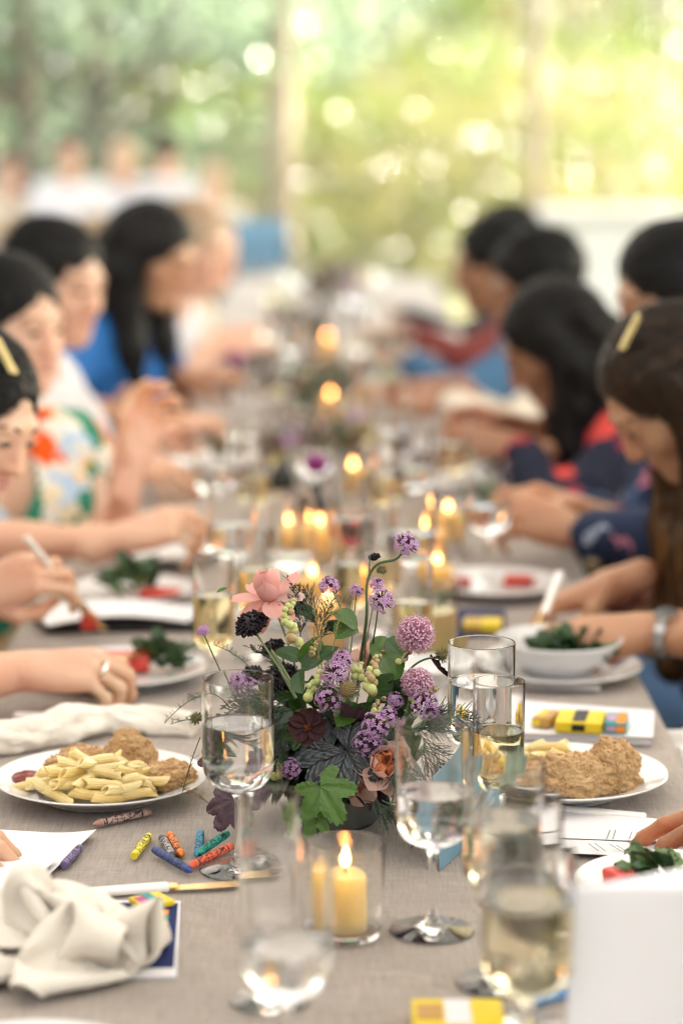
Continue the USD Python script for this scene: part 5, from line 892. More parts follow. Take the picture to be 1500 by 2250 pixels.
    for k, pts in enumerate((((520, 1600), (440, 1530), (390, 1560), (362, 1590)), ((500, 1590), (430, 1580), (375, 1592)), ((440, 1620), (412, 1700), (400, 1745)), ((560, 1480), (500, 1430), (470, 1418)), ((716, 1540), (700, 1440), (690, 1395), (704, 1345)), ((730, 1430), (742, 1370), (752, 1310)), ((705, 1430), (694, 1360), (680, 1296)), ((700, 1470), (706, 1400), (722, 1360)), ((470, 1780), (430, 1745), (402, 1735)))):
        P = spline([A(x, y, 2.36 if k > 3 else 2.33) for x, y in pts], 26); rr = np.random.default_rng(k); tw = [tube([P[j], P[j] + V(rr.normal(0, .004), rr.normal(0, .003), .004)], .0003, 3, False) for j in range(8, 26)]; obj('grass_wisp', cat([tube(P, np.linspace(.0005, .0003, 26), 4)] + tw), mats['grass_straw' if k > 3 else 'stem_green'], path)
leafy('bloom_blush', (0.66, 0.48, 0.44), (0.58, 0.38, 0.38), (1.1, 1, 1), 0.35, 0.5, 100, spec=.2); leafy('bloom_cream', (0.70, 0.64, 0.52), (0.62, 0.55, 0.42), (1.1, 1.05, .9), 0.35, 0.5, 100, spec=.2); leafy('bloom_mauve', (0.48, 0.34, 0.48), (0.38, 0.24, 0.38), (1.1, 1, 1.1), 0.3, 0.5, 100, spec=.2)
leafy('leaf_sage', (0.21, 0.25, 0.17), (0.13, 0.17, 0.11), (1.3, 1.3, 1.0), 0.3, 0.5, 60)
def pale_arrangement(path):
    rng = np.random.default_rng(55)
    obj('vase', lathe([(0, 0), (.040, 0), (.043, .003), (.054, .022), (.060, .046), (.056, .046), (.050, .022), (0, .008)], 40), mats['porcelain'], path, 50)
    for k in range(46):
        a, e = rng.uniform(0, 6.28), math.asin(rng.uniform(-.1, 1)); q = rng.uniform(.55, 1.05); p = V(0, 0, .07) + V(math.cos(a) * math.cos(e) * .105, math.sin(a) * math.cos(e) * .085, math.sin(e) * .10) * q; r = rng.uniform(.006, .017)
        obj('stem', tube(spline([(0, 0, .05), p * [.4, .4, .7], p], 8), .0009, 4), mats['stem_pale'], path); D = sphere_dirs(60, -.6, k)
        obj('bloom', cat([strew(FLORET, [(R, p + d * r * .9, r * .26) for R, d in zip(dframes(D, rng), D)]), sphere(p, r * .82)]), mats[('bloom_blush', 'bloom_cream', 'bloom_mauve', 'bloom_cream', 'seed_head')[k % 5]], path)
    for k in range(110):
        a, e = rng.uniform(0, 6.28), math.asin(rng.uniform(-.3, .95)); d = V(math.cos(a) * math.cos(e), math.sin(a) * math.cos(e), math.sin(e)); p = V(0, 0, .062) + d * [.08, .07, .06] * rng.uniform(.5, 1.0)
        obj('leaf', xform(leaf_mesh(rng.uniform(.025, .05), rng.uniform(.006, .011), 0, .25, -.25, 5, n=8, m=5), frame(d + V(*rng.normal(0, .4, 3)) + [0, 0, .2], d + V(*rng.normal(0, .3, 3))), p), mats[('leaf_sage', 'leaf_mid')[k % 3 == 0]], path, True)
def flowers():
    src = proto('flower_arrangement', build_arrangement)
    dup(src, 'flower_arrangement', 'low flower arrangement with purple pompoms, black scabiosa and a lobed green leaf', 'flowers', FO)
    src = proto('pale_arrangement', pale_arrangement)
    for x, y, Y, rz, s, lab in ((712, 1075, 4.75, 2.6, .85, 'second blurred flower arrangement behind the candles'), (690, 930, 5.7, .9, .95, 'third blurred flower arrangement in the middle of the table'), (660, 800, 7.1, 3.6, 1.0, 'fourth blurred flower arrangement towards the table end'), (730, 700, 8.7, 4.6, 1.15, 'farthest blurred flower arrangement at the table end')):
        dup(src, 'flower_arrangement', lab, 'flowers', (px_x(x, Y), Y, TZ + .0006), rz, None, s)
    leafy('magenta_bloom', (0.42, 0.06, 0.32), (0.32, 0.03, 0.22), (1.2, .9, 1.1), 0.3, 0.5, 200); leafy('lavender_bloom', (0.55, 0.40, 0.58), (0.45, 0.30, 0.50), (1.1, 1, 1.1), 0.3, 0.5, 200)
    plain('black_glass', (0.012, 0.018, 0.010), 0.08, (0.01, 0.012, 0.01), 10.0)
    for i, (x, y, Y, r, m, lab) in enumerate(((694, 1021, 4.1, .021, 'magenta_bloom', 'round purple bloom in a small black bud vase beyond the candles'), (519, 795, 6.0, .026, 'magenta_bloom', 'magenta bloom in a bud vase on the left of the table'), (620, 968, 4.5, .020, 'lavender_bloom', 'pale lavender bloom in a bud vase left of the purple one'), (782, 925, 5.0, .024, 'verbena_petal', 'dusky purple bloom in a bud vase right of the second flowers'), (778, 650, 8.0, .040, 'lavender_bloom', 'large pale lavender bloom in a bud vase at the table end'), (372, 822, 5.6, .026, 'lavender_bloom', 'lavender bloom in a bud vase before the guests on the left'), (702, 770, 6.9, .02, 'dark_scabiosa', 'tall black bloom in a bud vase before the farthest candle'))):
        p = at_y(x, y, Y); h = max(p[2] - TZ, .05); t = thing('bud_vase', lab, 'bud vase', (p[0], p[1], TZ + .0006)); vh = min(h * .72, .12)
        obj('vase', lathe([(0, 0), (.022, 0), (.025, .004), (.026, vh * .5), (.012, vh * .8), (.011, vh), (.0095, vh), (.0105, vh * .8), (0, vh * .2)], 24), mats['black_glass'], t, 50); obj('stem', tube([(0, 0, vh * .3), (.002, 0, h - r)], .0016, 5), mats['stem_green'], t)
        rng = np.random.default_rng(i); D = sphere_dirs(160, -.7, i); obj('bloom', cat([strew(FLORET, [(R, d * r * .92 + [0, 0, h], r * .2) for R, d in zip(dframes(D, rng), D)]), sphere((0, 0, h), r * .85)]), mats[m], t)
flowers()
def cake_stand():
    p = at_z(950, 1478, TZ + .045); t = thing('footed_bowl', 'pale footed bowl partly hidden behind the purple pompoms', 'bowl', (p[0], p[1], TZ + .0006))
    obj('bowl_body', lathe([(0, 0), (.034, 0), (.036, .003), (.014, .010), (.012, .022), (.02, .03), (.048, .045), (.052, .056), (.0505, .0565), (.046, .047), (.018, .034), (0, .033)], 56), mats['porcelain'], t, 50)
cake_stand()

# ------------------------------------------------------------------ people
def surface_nets(vals, o, h):
    """A closed surface where vals crosses zero (negative inside)."""
    s = vals < 0; nx, ny, nz = vals.shape; cells = np.zeros((nx - 1, ny - 1, nz - 1), np.uint8)
    for dx in (0, 1):
        for dy in (0, 1):
            for dz in (0, 1): cells += s[dx:nx - 1 + dx, dy:ny - 1 + dy, dz:nz - 1 + dz]
    act = (cells > 0) & (cells < 8); ijk = np.argwhere(act); idx = np.full(act.shape, -1, np.int64); idx[act] = np.arange(len(ijk))
    acc = np.zeros((len(ijk), 3)); cnt = np.zeros(len(ijk)); C = [(a, b, c) for a in (0, 1) for b in (0, 1) for c in (0, 1)]
    for i, a in enumerate(C):
        for b in C[i + 1:]:
            if sum(abs(x - y) for x, y in zip(a, b)) != 1: continue
            va = vals[tuple((ijk + a).T)]; vb = vals[tuple((ijk + b).T)]; cr = (va < 0) != (vb < 0); t = np.where(cr, va / np.where(cr, va - vb, 1), 0)
            acc += cr[:, None] * (np.array(a) + t[:, None] * (np.array(b) - np.array(a))); cnt += cr
    v = o + h * (ijk + acc / np.maximum(cnt, 1)[:, None]); quads = []
    for ax in range(3):
        A = s if True else None; n0 = [slice(None)] * 3; n1 = [slice(None)] * 3; n0[ax] = slice(0, -1); n1[ax] = slice(1, None)
        e = np.argwhere(s[tuple(n0)] != s[tuple(n1)]); u, w = [(1, 2), (2, 0), (0, 1)][ax]
        e = e[(e[:, u] > 0) & (e[:, w] > 0) & (e[:, u] < vals.shape[u] - 1) & (e[:, w] < vals.shape[w] - 1)]; inside = s[tuple(e.T)]
        du, dw = np.eye(3, dtype=int)[u], np.eye(3, dtype=int)[w]; q = np.stack([idx[tuple((e - du - dw).T)], idx[tuple((e - dw).T)], idx[tuple(e.T)], idx[tuple((e - du).T)]], 1)
        quads.append(np.where(inside[:, None], q, q[:, ::-1]))
    q = np.vstack(quads); return trimesh.Trimesh(v, np.vstack([q[:, [0, 1, 2]], q[:, [0, 2, 3]]]), process=False)
class Field:
    """Round cones and ellipsoids blended into one surface; cut() takes bites out of it."""
    def __init__(self): self.p = []
    def rc(self, a, b, ra, rb=None, k=.02): self.p.append(('c', V(*a), V(*b), ra, ra if rb is None else rb, k)); return self
    def el(self, c, r, R=None, k=.02): self.p.append(('e', V(*c), V(*r), np.eye(3) if R is None else R, None, k)); return self
    def cut(self, c, r, R=None, k=.01): self.p.append(('x', V(*c), V(*r), np.eye(3) if R is None else R, None, k)); return self
    def mesh(self, h, infl=0.0, post=None):
        lo, hi = np.full(3, 9e9), np.full(3, -9e9)
        for t, a, b, r, s, k in self.p:
            if t == 'x': continue
            if t == 'c': l, u = np.minimum(a - r, b - s), np.maximum(a + r, b + s)
            else: l, u = a - b.max(), a + b.max()
            lo, hi = np.minimum(lo, l), np.maximum(hi, u)
        lo -= 4 * h + infl + .012; hi += 4 * h + infl + .012; n = np.ceil((hi - lo) / h).astype(int) + 1; vals = np.full(n, .08, np.float32); ax = [lo[i] + h * np.arange(n[i]) for i in range(3)]
        for t, a, b, r, s, k in self.p:
            pad = .07 + infl
            if t == 'c': l, u = np.minimum(a - r, b - s) - pad, np.maximum(a + r, b + s) + pad
            else: l, u = a - b.max() - pad, a + b.max() + pad
            i0 = np.clip(np.floor((l - lo) / h).astype(int), 0, n); i1 = np.clip(np.ceil((u - lo) / h).astype(int) + 1, 0, n)
            if (i1 <= i0).any(): continue
            sl = tuple(slice(i0[i], i1[i]) for i in range(3)); X, Y, Z = (ax[i][sl[i]].reshape([-1 if j == i else 1 for j in range(3)]) for i in range(3))
            if t == 'c':
                d = b - a; L2 = d @ d + 1e-12; tt = np.clip(((X - a[0]) * d[0] + (Y - a[1]) * d[1] + (Z - a[2]) * d[2]) / L2, 0, 1)
                dist = np.sqrt((X - a[0] - tt * d[0]) ** 2 + (Y - a[1] - tt * d[1]) ** 2 + (Z - a[2] - tt * d[2]) ** 2) - (r + (s - r) * tt) - infl
            else:
                Q = [(X - a[0]) * r[0, i] + (Y - a[1]) * r[1, i] + (Z - a[2]) * r[2, i] for i in range(3)]; bb = b + (infl if t == 'e' else 0)
                k0 = np.sqrt(sum((Q[i] / bb[i]) ** 2 for i in range(3))); k1 = np.sqrt(sum((Q[i] / bb[i] ** 2) ** 2 for i in range(3))); dist = k0 * (k0 - 1) / np.maximum(k1, 1e-9)
            cur = vals[sl]
            if t == 'x': dist = -dist; hh = np.clip(.5 - .5 * (cur - dist) / k, 0, 1); vals[sl] = cur + (dist - cur) * hh + k * hh * (1 - hh)
            else: hh = np.clip(.5 + .5 * (cur - dist) / k, 0, 1); vals[sl] = cur + (dist - cur) * hh - k * hh * (1 - hh)
        if post is not None: vals = post(vals, ax)
        vals[[0, -1]] = .05; vals[:, [0, -1]] = .05; vals[:, :, [0, -1]] = .05
        return surface_nets(vals, lo, h)
def weld(ms):
    """Joins overlapping closed meshes into one continuous skin."""
    from manifold3d import Manifold, Mesh
    try:
        out = None
        for m in ms:
            M = Manifold(Mesh(m.vertices.astype(np.float32), m.faces.astype(np.uint32)))
            if M.status().name != 'NoError' or M.is_empty(): raise ValueError
            out = M if out is None else out + M
        r = out.to_mesh(); return trimesh.Trimesh(r.vert_properties[:, :3], r.tri_verts, process=False)
    except Exception:
        return cat(ms)
def skin(name, c, c2):
    mat(name, {'t': ('texture_coordinate', {}), 'n': ('noise_texture', {'scale': 14.0, 'detail': 4.0}), 'nb': ('noise_texture', {'scale': 420.0, 'detail': 3.0}), 'r': ('rgb_ramp', {'ramp': [(0.3, c2), (0.7, c)]}), 'b': ('bump', {'distance': 0.0004}),
        'p': ('principled_bsdf', {'roughness': 0.45, 'subsurface_weight': 0.35, 'subsurface_radius': (1.0, 0.35, 0.18), 'subsurface_scale': 0.012})}, [('t.object', 'n.vector'), ('t.object', 'nb.vector'), ('n.fac', 'r.fac'), ('r.color', 'p.base_color'), ('nb.fac', 'b.height'), ('b.normal', 'p.normal')])
skin('skin_fair', (0.57, 0.36, 0.255), (0.53, 0.285, 0.19)); skin('skin_tan', (0.42, 0.225, 0.125), (0.37, 0.18, 0.10)); skin('skin_brown', (0.29, 0.14, 0.072), (0.25, 0.11, 0.055))
def hair_mat(name, c, c2, sc=(240, 240, 6), **kw):
    mat(name, {'t': ('texture_coordinate', {}), 'mp': ('mapping', {'scale': sc}), 'n': ('noise_texture', {'scale': 1.0, 'detail': 4.0}), 'r': ('rgb_ramp', {'ramp': [(0.3, c2), (0.72, c)]}), 'b': ('bump', {'distance': 0.0009}), 'p': ('principled_bsdf', {'roughness': 0.46, 'specular_ior_level': 0.16, **kw})},
        [('t.object', 'mp.vector'), ('mp.vector', 'n.vector'), ('n.fac', 'r.fac'), ('r.color', 'p.base_color'), ('n.fac', 'b.height'), ('b.normal', 'p.normal')])
hair_mat('hair_black', (0.012, 0.010, 0.009), (0.005, 0.0045, 0.0045)); mat('hair_brown', {'t': ('texture_coordinate', {}), 'mp': ('mapping', {'scale': (120, 120, 3)}), 'n': ('noise_texture', {'scale': 1.0, 'detail': 4.0}), 's': ('separate_xyz', {}), 'g': ('map_range', {'from_min': 1.06, 'from_max': .90, 'clamp': True}), 'ra': ('rgb_ramp', {'ramp': [(0.3, (0.008, 0.005, 0.003)), (0.7, (0.045, 0.021, 0.009))]}), 'rb': ('rgb_ramp', {'ramp': [(0.3, (0.05, 0.022, 0.008)), (0.7, (0.26, 0.12, 0.038))]}), 'm': ('mix_color', {}),
    'b': ('bump', {'distance': 0.0006}), 'p': ('principled_bsdf', {'roughness': 0.4, 'specular_ior_level': 0.22})},
    [('t.object', 'mp.vector'), ('mp.vector', 'n.vector'), ('t.object', 's.vector'), ('s.z', 'g.value'), ('n.fac', 'ra.fac'), ('n.fac', 'rb.fac'), ('g.result', 'm.fac'), ('ra.color', 'm.a'), ('rb.color', 'm.b'), ('m.result', 'p.base_color'), ('n.fac', 'b.height'), ('b.normal', 'p.normal')])
hair_mat('hair_fair', (0.55, 0.40, 0.28), (0.42, 0.30, 0.20))
for nm_, a_, b_ in (('black', (0.05, 0.042, 0.038), (0.010, 0.009, 0.009)), ('brown', (0.13, 0.06, 0.022), (0.014, 0.008, 0.005)), ('fair', (0.62, 0.46, 0.32), (0.40, 0.28, 0.18))): leafy(f'hair_{nm_}_strand', a_, b_, (1, 1, 1), 0.0, 0.38, 8.0, spec=.35)
plain('lash', (0.02, 0.014, 0.012), 0.6); plain('nail', (0.42, 0.23, 0.17), 0.3, (0.38, 0.20, 0.145), 60.0); plain('lip', (0.42, 0.13, 0.11), 0.35, (0.38, 0.11, 0.09), 60.0); mat('eye', {'p': ('principled_bsdf', {'base_color': (0.03, 0.02, 0.015), 'roughness': 0.1})})
def cloth_mat(name, cols, scale=9.0, base=None, thr=None, rough=0.85):
    """A cloth of one colour, or printed with blotches (voronoi cells picked by chance) in several."""
    n = {'t': ('texture_coordinate', {}), 'nz': ('noise_texture', {'scale': scale * 1.4, 'detail': 2.0}), 'vm': ('mix_color', {'blend_type': 'add', 'fac': 0.09}), 'v': ('voronoi_texture', {'scale': scale, 'randomness': 1.0}), 'w': ('noise_texture', {'scale': 500.0}), 'b': ('bump', {'distance': 0.0006}), 'p': ('principled_bsdf', {'roughness': rough, 'specular_ior_level': 0.2})}
    l = [('t.object', 'nz.vector'), ('t.object', 'vm.a'), ('nz.color', 'vm.b'), ('vm.result', 'v.vector'), ('t.object', 'w.vector'), ('w.fac', 'b.height'), ('b.normal', 'p.normal')]
    n['s'] = ('separate_color', {}); n['r'] = ('rgb_ramp', {'ramp': cols, 'interpolate': False}); l += [('v.color', 's.color'), ('s.r', 'r.fac')]
    if thr:
        n['lt'] = ('math', {'math_type': 'less_than', 'value2': thr}); n['m'] = ('mix_color', {'a': base}); l += [('v.distance', 'lt.value1'), ('lt.value', 'm.fac'), ('r.color', 'm.b'), ('m.result', 'p.base_color')]
    else: l.append(('r.color', 'p.base_color'))
    mat(name, n, l)
cloth_mat('tropical_print', [(0, (0.74, 0.70, 0.62)), (.28, (0.02, 0.20, 0.12)), (.55, (0.72, 0.62, 0.42)), (.70, (0.75, 0.10, 0.01)), (.78, (0.42, 0.55, 0.70)), (.90, (0.80, 0.45, 0.10))], 23.0)
cloth_mat('green_print', [(0, (0.72, 0.70, 0.62)), (.5, (0.03, 0.26, 0.15)), (.8, (0.06, 0.34, 0.2))], 12.0)
cloth_mat('navy_poppies', [(0, (0.58, 0.06, 0.05)), (.6, (0.36, 0.03, 0.05)), (.85, (0.02, 0.025, 0.06))], 10.0, (0.012, 0.014, 0.032), .42)
cloth_mat('blue_blossoms', [(0, (0.55, 0.24, 0.36)), (.4, (0.50, 0.56, 0.66)), (.7, (0.10, 0.20, 0.36))], 22.0, (0.10, 0.19, 0.33), .34)
cloth_mat('dusk_blossoms', [(0, (0.42, 0.16, 0.22)), (.35, (0.30, 0.34, 0.44)), (.6, (0.04, 0.07, 0.15))], 20.0, (0.018, 0.028, 0.065), .36)
for nm, c in (('shirt_white', (0.66, 0.64, 0.67)), ('shirt_cream', (0.66, 0.58, 0.48)), ('top_blue', (0.02, 0.12, 0.36)), ('denim', (0.10, 0.17, 0.30)), ('denim_pale', (0.17, 0.31, 0.46)), ('maroon', (0.16, 0.035, 0.03)), ('trousers_dark', (0.02, 0.022, 0.03)), ('trousers_tan', (0.36, 0.27, 0.17)), ('shirt_blue', (0.05, 0.12, 0.22))): plain(nm, c, 0.85, tuple(x * .86 for x in c), 7.0, 0.0008, 120, specular_ior_level=0.2)
plain('watch_steel', (0.42, 0.42, 0.42), 0.25, (0.30, 0.30, 0.30), 40.0, metallic=0.9); mat('ring_silver', {'p': ('principled_bsdf', {'base_color': (0.8, 0.8, 0.8), 'metallic': 1.0, 'roughness': 0.15})})
plain('clip_tortoise', (0.62, 0.50, 0.24), 0.25, (0.45, 0.36, 0.16), 60.0, metallic=0.8); plain('phone_black', (0.012, 0.012, 0.014), 0.12)

def hand_field(w, d, n, side, curl, thumb=.3, spread=1.6, s=1.0):
    """w wrist, d pointing direction, n the way the back of the hand faces; curl: four finger bends (0 straight, 1 fist); side +1 right hand, -1 left."""
    d = V(*d) / np.linalg.norm(d); n = V(*n); n = n - d * (n @ d); n /= np.linalg.norm(n); x = np.cross(d, n) * -side      # x towards the thumb
    P = lambda a, b, c: w + s * (x * a + d * b + n * c); F = Field()
    K = [(.027, .088, .002), (.009, .093, .005), (-.010, .088, .003), (-.027, .078, -.002)]; Ls = [(.043, .026, .021), (.047, .030, .022), (.043, .028, .021), (.034, .021, .019)]; rr = [.0092, .0095, .0090, .0080]
    F.rc(P(0, -.045, 0), P(0, .008, 0), .0255 * s, .0235 * s, .01)
    for (a, b, c), q in zip(K, rr): F.rc(P(a * .55, .012, 0), P(a, b - .004, c - .002), .0165 * s, .0125 * s, .012)
    F.el(P(0, .05, -.006), V(.036, .045, .014) * s, np.stack([x, d, n], 1), .012)
    tips, nails = [], []
    for i, ((a, b, c), l, q, cu) in enumerate(zip(K, Ls, rr, curl)):
        p = V(a, b, c); ang = cu * .9 * 1.05; sp = math.radians((6, 1.5, -4, -10)[i]) * spread
        for j in range(3):
            if j: ang += cu * (1.45 if j == 1 else .95)
            e = p + l[j] * V(math.sin(sp), math.cos(ang), -math.sin(ang)); F.rc(P(*p), P(*e), q * s * (1, .93, .86)[j], q * s * (.95, .87, .72)[j], .0035 if j else .006); p = e
        tips.append(P(*p)); vd = V(0, math.sin(ang), math.cos(ang)); ud = V(math.sin(sp), math.cos(ang), -math.sin(ang)); nails.append((P(*(p - ud * .003 + vd * q * .60)), np.stack([x, d * ud[1] + n * ud[2] + x * ud[0], d * vd[1] + n * vd[2]], 1), q * s))
    t0, t1 = V(.018, .018, -.006), V(.042, .046, -.012 - .012 * thumb); t2 = t1 + .034 * V(.55 - .7 * thumb, .8, -.25 - .35 * thumb); t3 = t2 + .027 * V(.25 - .9 * thumb, .9, -.2 - .35 * thumb)
    for a, b, q, r_ in ((t0, t1, .0165, .0120), (t1, t2, .0118, .0100), (t2, t3, .0102, .0078)): F.rc(P(*a), P(*b), q * s, r_ * s, .006)
    tips.append(P(*t3)); F.nails = nails; return F, tips, P
def head_field(c, R, s, ears=True):
    """R columns: right, forward, up of the head."""
    P = lambda *a: c + s * (R @ V(*a)); F = Field(); E = lambda p, r, k=.02: F.el(P(*p), V(*r) * s, R, k)
    E((0, -.012, .028), (.074, .096, .088), .02); E((0, .030, -.030), (.060, .060, .078), .03); E((0, .052, -.075), (.034, .034, .034), .025); F.rc(P(0, .072, -.092), P(0, .074, -.090), .016 * s, k=.018)
    F.rc(P(-.03, .078, .030), P(.03, .078, .030), .012 * s, k=.014)
    for q in (-1, 1):
        F.rc(P(q * .038, .060, -.022), P(q * .048, .040, -.010), .020 * s, .020 * s, .02); F.rc(P(q * .05, .0, -.07), P(q * .022, .058, -.090), .018 * s, .014 * s, .022); F.cut(P(q * .032, .098, .010), V(.015, .012, .010) * s, R, .012); F.el(P(q * .031, .079, .010), V(.013, .010, .0095) * s, R, .004); F.rc(P(q * .009, .098, -.026), P(q * .011, .094, -.027), .0068 * s, k=.006)
        if ears: F.el(P(q * .076, -.008, -.002), V(.008, .020, .031) * s, R, .008)
    F.rc(P(0, .085, .018), P(0, .1035, -.022), .0078 * s, .0105 * s, .010); F.rc(P(-.014, .087, -.0475), P(.014, .087, -.0475), .0058 * s, k=.006); F.rc(P(-.012, .086, -.0585), P(.012, .086, -.0585), .0066 * s, k=.006)
    return F, P
def hair_mesh(c, R, s, style, h, seed):
    P = lambda *a: c + s * (R @ V(*a)); F = Field(); E = lambda p, r, k=.02: F.el(P(*p), V(*r) * s, R, k)
    E((0, -.020, .038), (.083, .101, .090), .02)
    if style in ('long', 'long_side', 'long_front'):
        dn = V(0, 0, -1.0); b = P(0, -.085, .0); q = R @ V(0, -1, 0)
        for x in (-.055, -.02, .02, .055):
            F.rc(P(x, -.07, .03), P(x * 1.15, -.085, -.06), .042 * s, .046 * s, .03); F.rc(P(x * 1.15, -.085, -.06), P(x * 1.15, -.085, -.06) + dn * .16 + q * .02, .046 * s, .044 * s, .03); F.rc(P(x * 1.15, -.085, -.06) + dn * .16 + q * .02, P(x * 1.2, -.085, -.06) + dn * .30 + q * .015, .044 * s, .026 * s, .03)
        for x in (-1, 1):
            y0 = .008 if style == 'long_front' else -.012; w0 = .040 if style == 'long_side' else .033
            F.rc(P(x * .074, .0, .03), P(x * .076, y0, -.05), .024 * s, w0 * s, .03); F.rc(P(x * .076, y0, -.05), P(x * .076, y0, -.05) + dn * .17, w0 * s, w0 * s, .02)
            if style != 'long': F.rc(P(x * .076, y0, -.05) + dn * .16, P(x * .072, y0, -.05) + dn * .36, w0 * s, w0 * .6 * s, .02)
    elif style == 'bun': F.el(P(0, -.115, .075), V(.045, .04, .045) * s, R, .012)
    elif style == 'updo':
        E((0, -.095, .015), (.062, .045, .06), .03); F.rc(P(-.07, .0, .02), P(-.06, -.06, -.03), .02 * s, .022 * s, .03); F.rc(P(.07, .0, .02), P(.06, -.06, -.03), .02 * s, .022 * s, .03)
    elif style == 'bob':
        for x in (-1, 1): F.rc(P(x * .076, .0, .03), P(x * .080, -.01, -.09), .028 * s, .026 * s, .03)
        F.rc(P(-.05, -.085, -.08), P(.05, -.085, -.08), .045 * s, k=.03)
    F.cut(P(0, .130, -.047), V(.076, .100, .142) * s, R, .012); F.cut(P(0, .095, -.02), V(.064, .04, .075) * s, R, .01)
    m = F.mesh(h); m = trimesh.smoothing.filter_taubin(m, .5, .53, 6); L_ = (m.vertices - c) @ R; az = np.arctan2(L_[:, 0], -L_[:, 1] + .02); v = np.stack([az * 9, np.zeros(len(az)) + seed, L_[:, 2] * 5], 1); m.fix_normals() if False else None
    d = .0025 + (meshkit.fbm(v, 3, seed) - .5) * (.022 if style == 'short' else .011) + (meshkit.noise(np.stack([az * 30, az * 0 + seed, L_[:, 2] * 5], 1), seed) - .5) * .0022; m.vertices = m.vertices + m.vertex_normals * d[:, None]; return m
def hair_strands(t, m, c, R, s, n, seed, mname, rad, style):
    """Single hairs combed back over the head and down the lengths, with a few stray ones."""
    from scipy.spatial import cKDTree
    rng = np.random.default_rng(seed); vn = m.vertex_normals; tree_ = cKDTree(m.vertices); k = rng.choice(len(m.vertices), n); P = m.vertices[k] + rng.normal(0, .003, (n, 3)); off = rng.uniform(.0004, .0035, n); fly = rng.random(n) < .05; off[fly] += rng.uniform(.002, .010, fly.sum()); out = []
    for j in range(9):
        _, q = tree_.query(P); N_ = vn[q]; Q = m.vertices[q] + N_ * (off * (1 + (.5 * j if False else 0)))[:, None]; out.append(Q); l = (Q - c) @ R / s; top = np.clip((l[:, 2] + .02) / .05, 0, 1)[:, None]
        d = top * (R @ V(0, -1, -.15)) + (1 - top) * V(0, 0, -1.0) + (R @ V(1, 0, 0)) * (np.sign(l[:, :1]) * .35 * top); d = d - N_ * (d * N_).sum(1, keepdims=True); d /= np.maximum(np.linalg.norm(d, axis=1, keepdims=True), 1e-6); P = Q + d * (.011 + .004 * rng.random((n, 1)))
    pts = np.stack(out, 1); pts = (pts + np.roll(pts, 1, 1) * 0) ; path = numbered(t, 'hair_strands'); b = UsdGeom.BasisCurves.Define(stage, path); b.CreateTypeAttr('linear'); b.CreatePointsAttr(Vt.Vec3fArray.FromNumpy(pts.reshape(-1, 3).astype(np.float32))); b.CreateCurveVertexCountsAttr(Vt.IntArray.FromNumpy(np.full(n, 9, np.int32)))
    b.CreateWidthsAttr(Vt.FloatArray([rad * 2])); b.SetWidthsInterpolation('constant'); UsdShade.MaterialBindingAPI.Apply(b.GetPrim()).Bind(mats[mname])
def limb(a, c, l1, l2, pole):
    """The elbow between shoulder a and wrist c."""
    d = c - a; D = np.linalg.norm(d); u = d / D; k = max(D / (l1 + l2) * 1.002, 1.0); l1, l2 = l1 * k, l2 * k; x = (l1 * l1 - l2 * l2 + D * D) / (2 * D); p = V(*pole) - u * (V(*pole) @ u); p /= np.linalg.norm(p); return a + u * x + p * math.sqrt(max(l1 * l1 - x * x, 0))
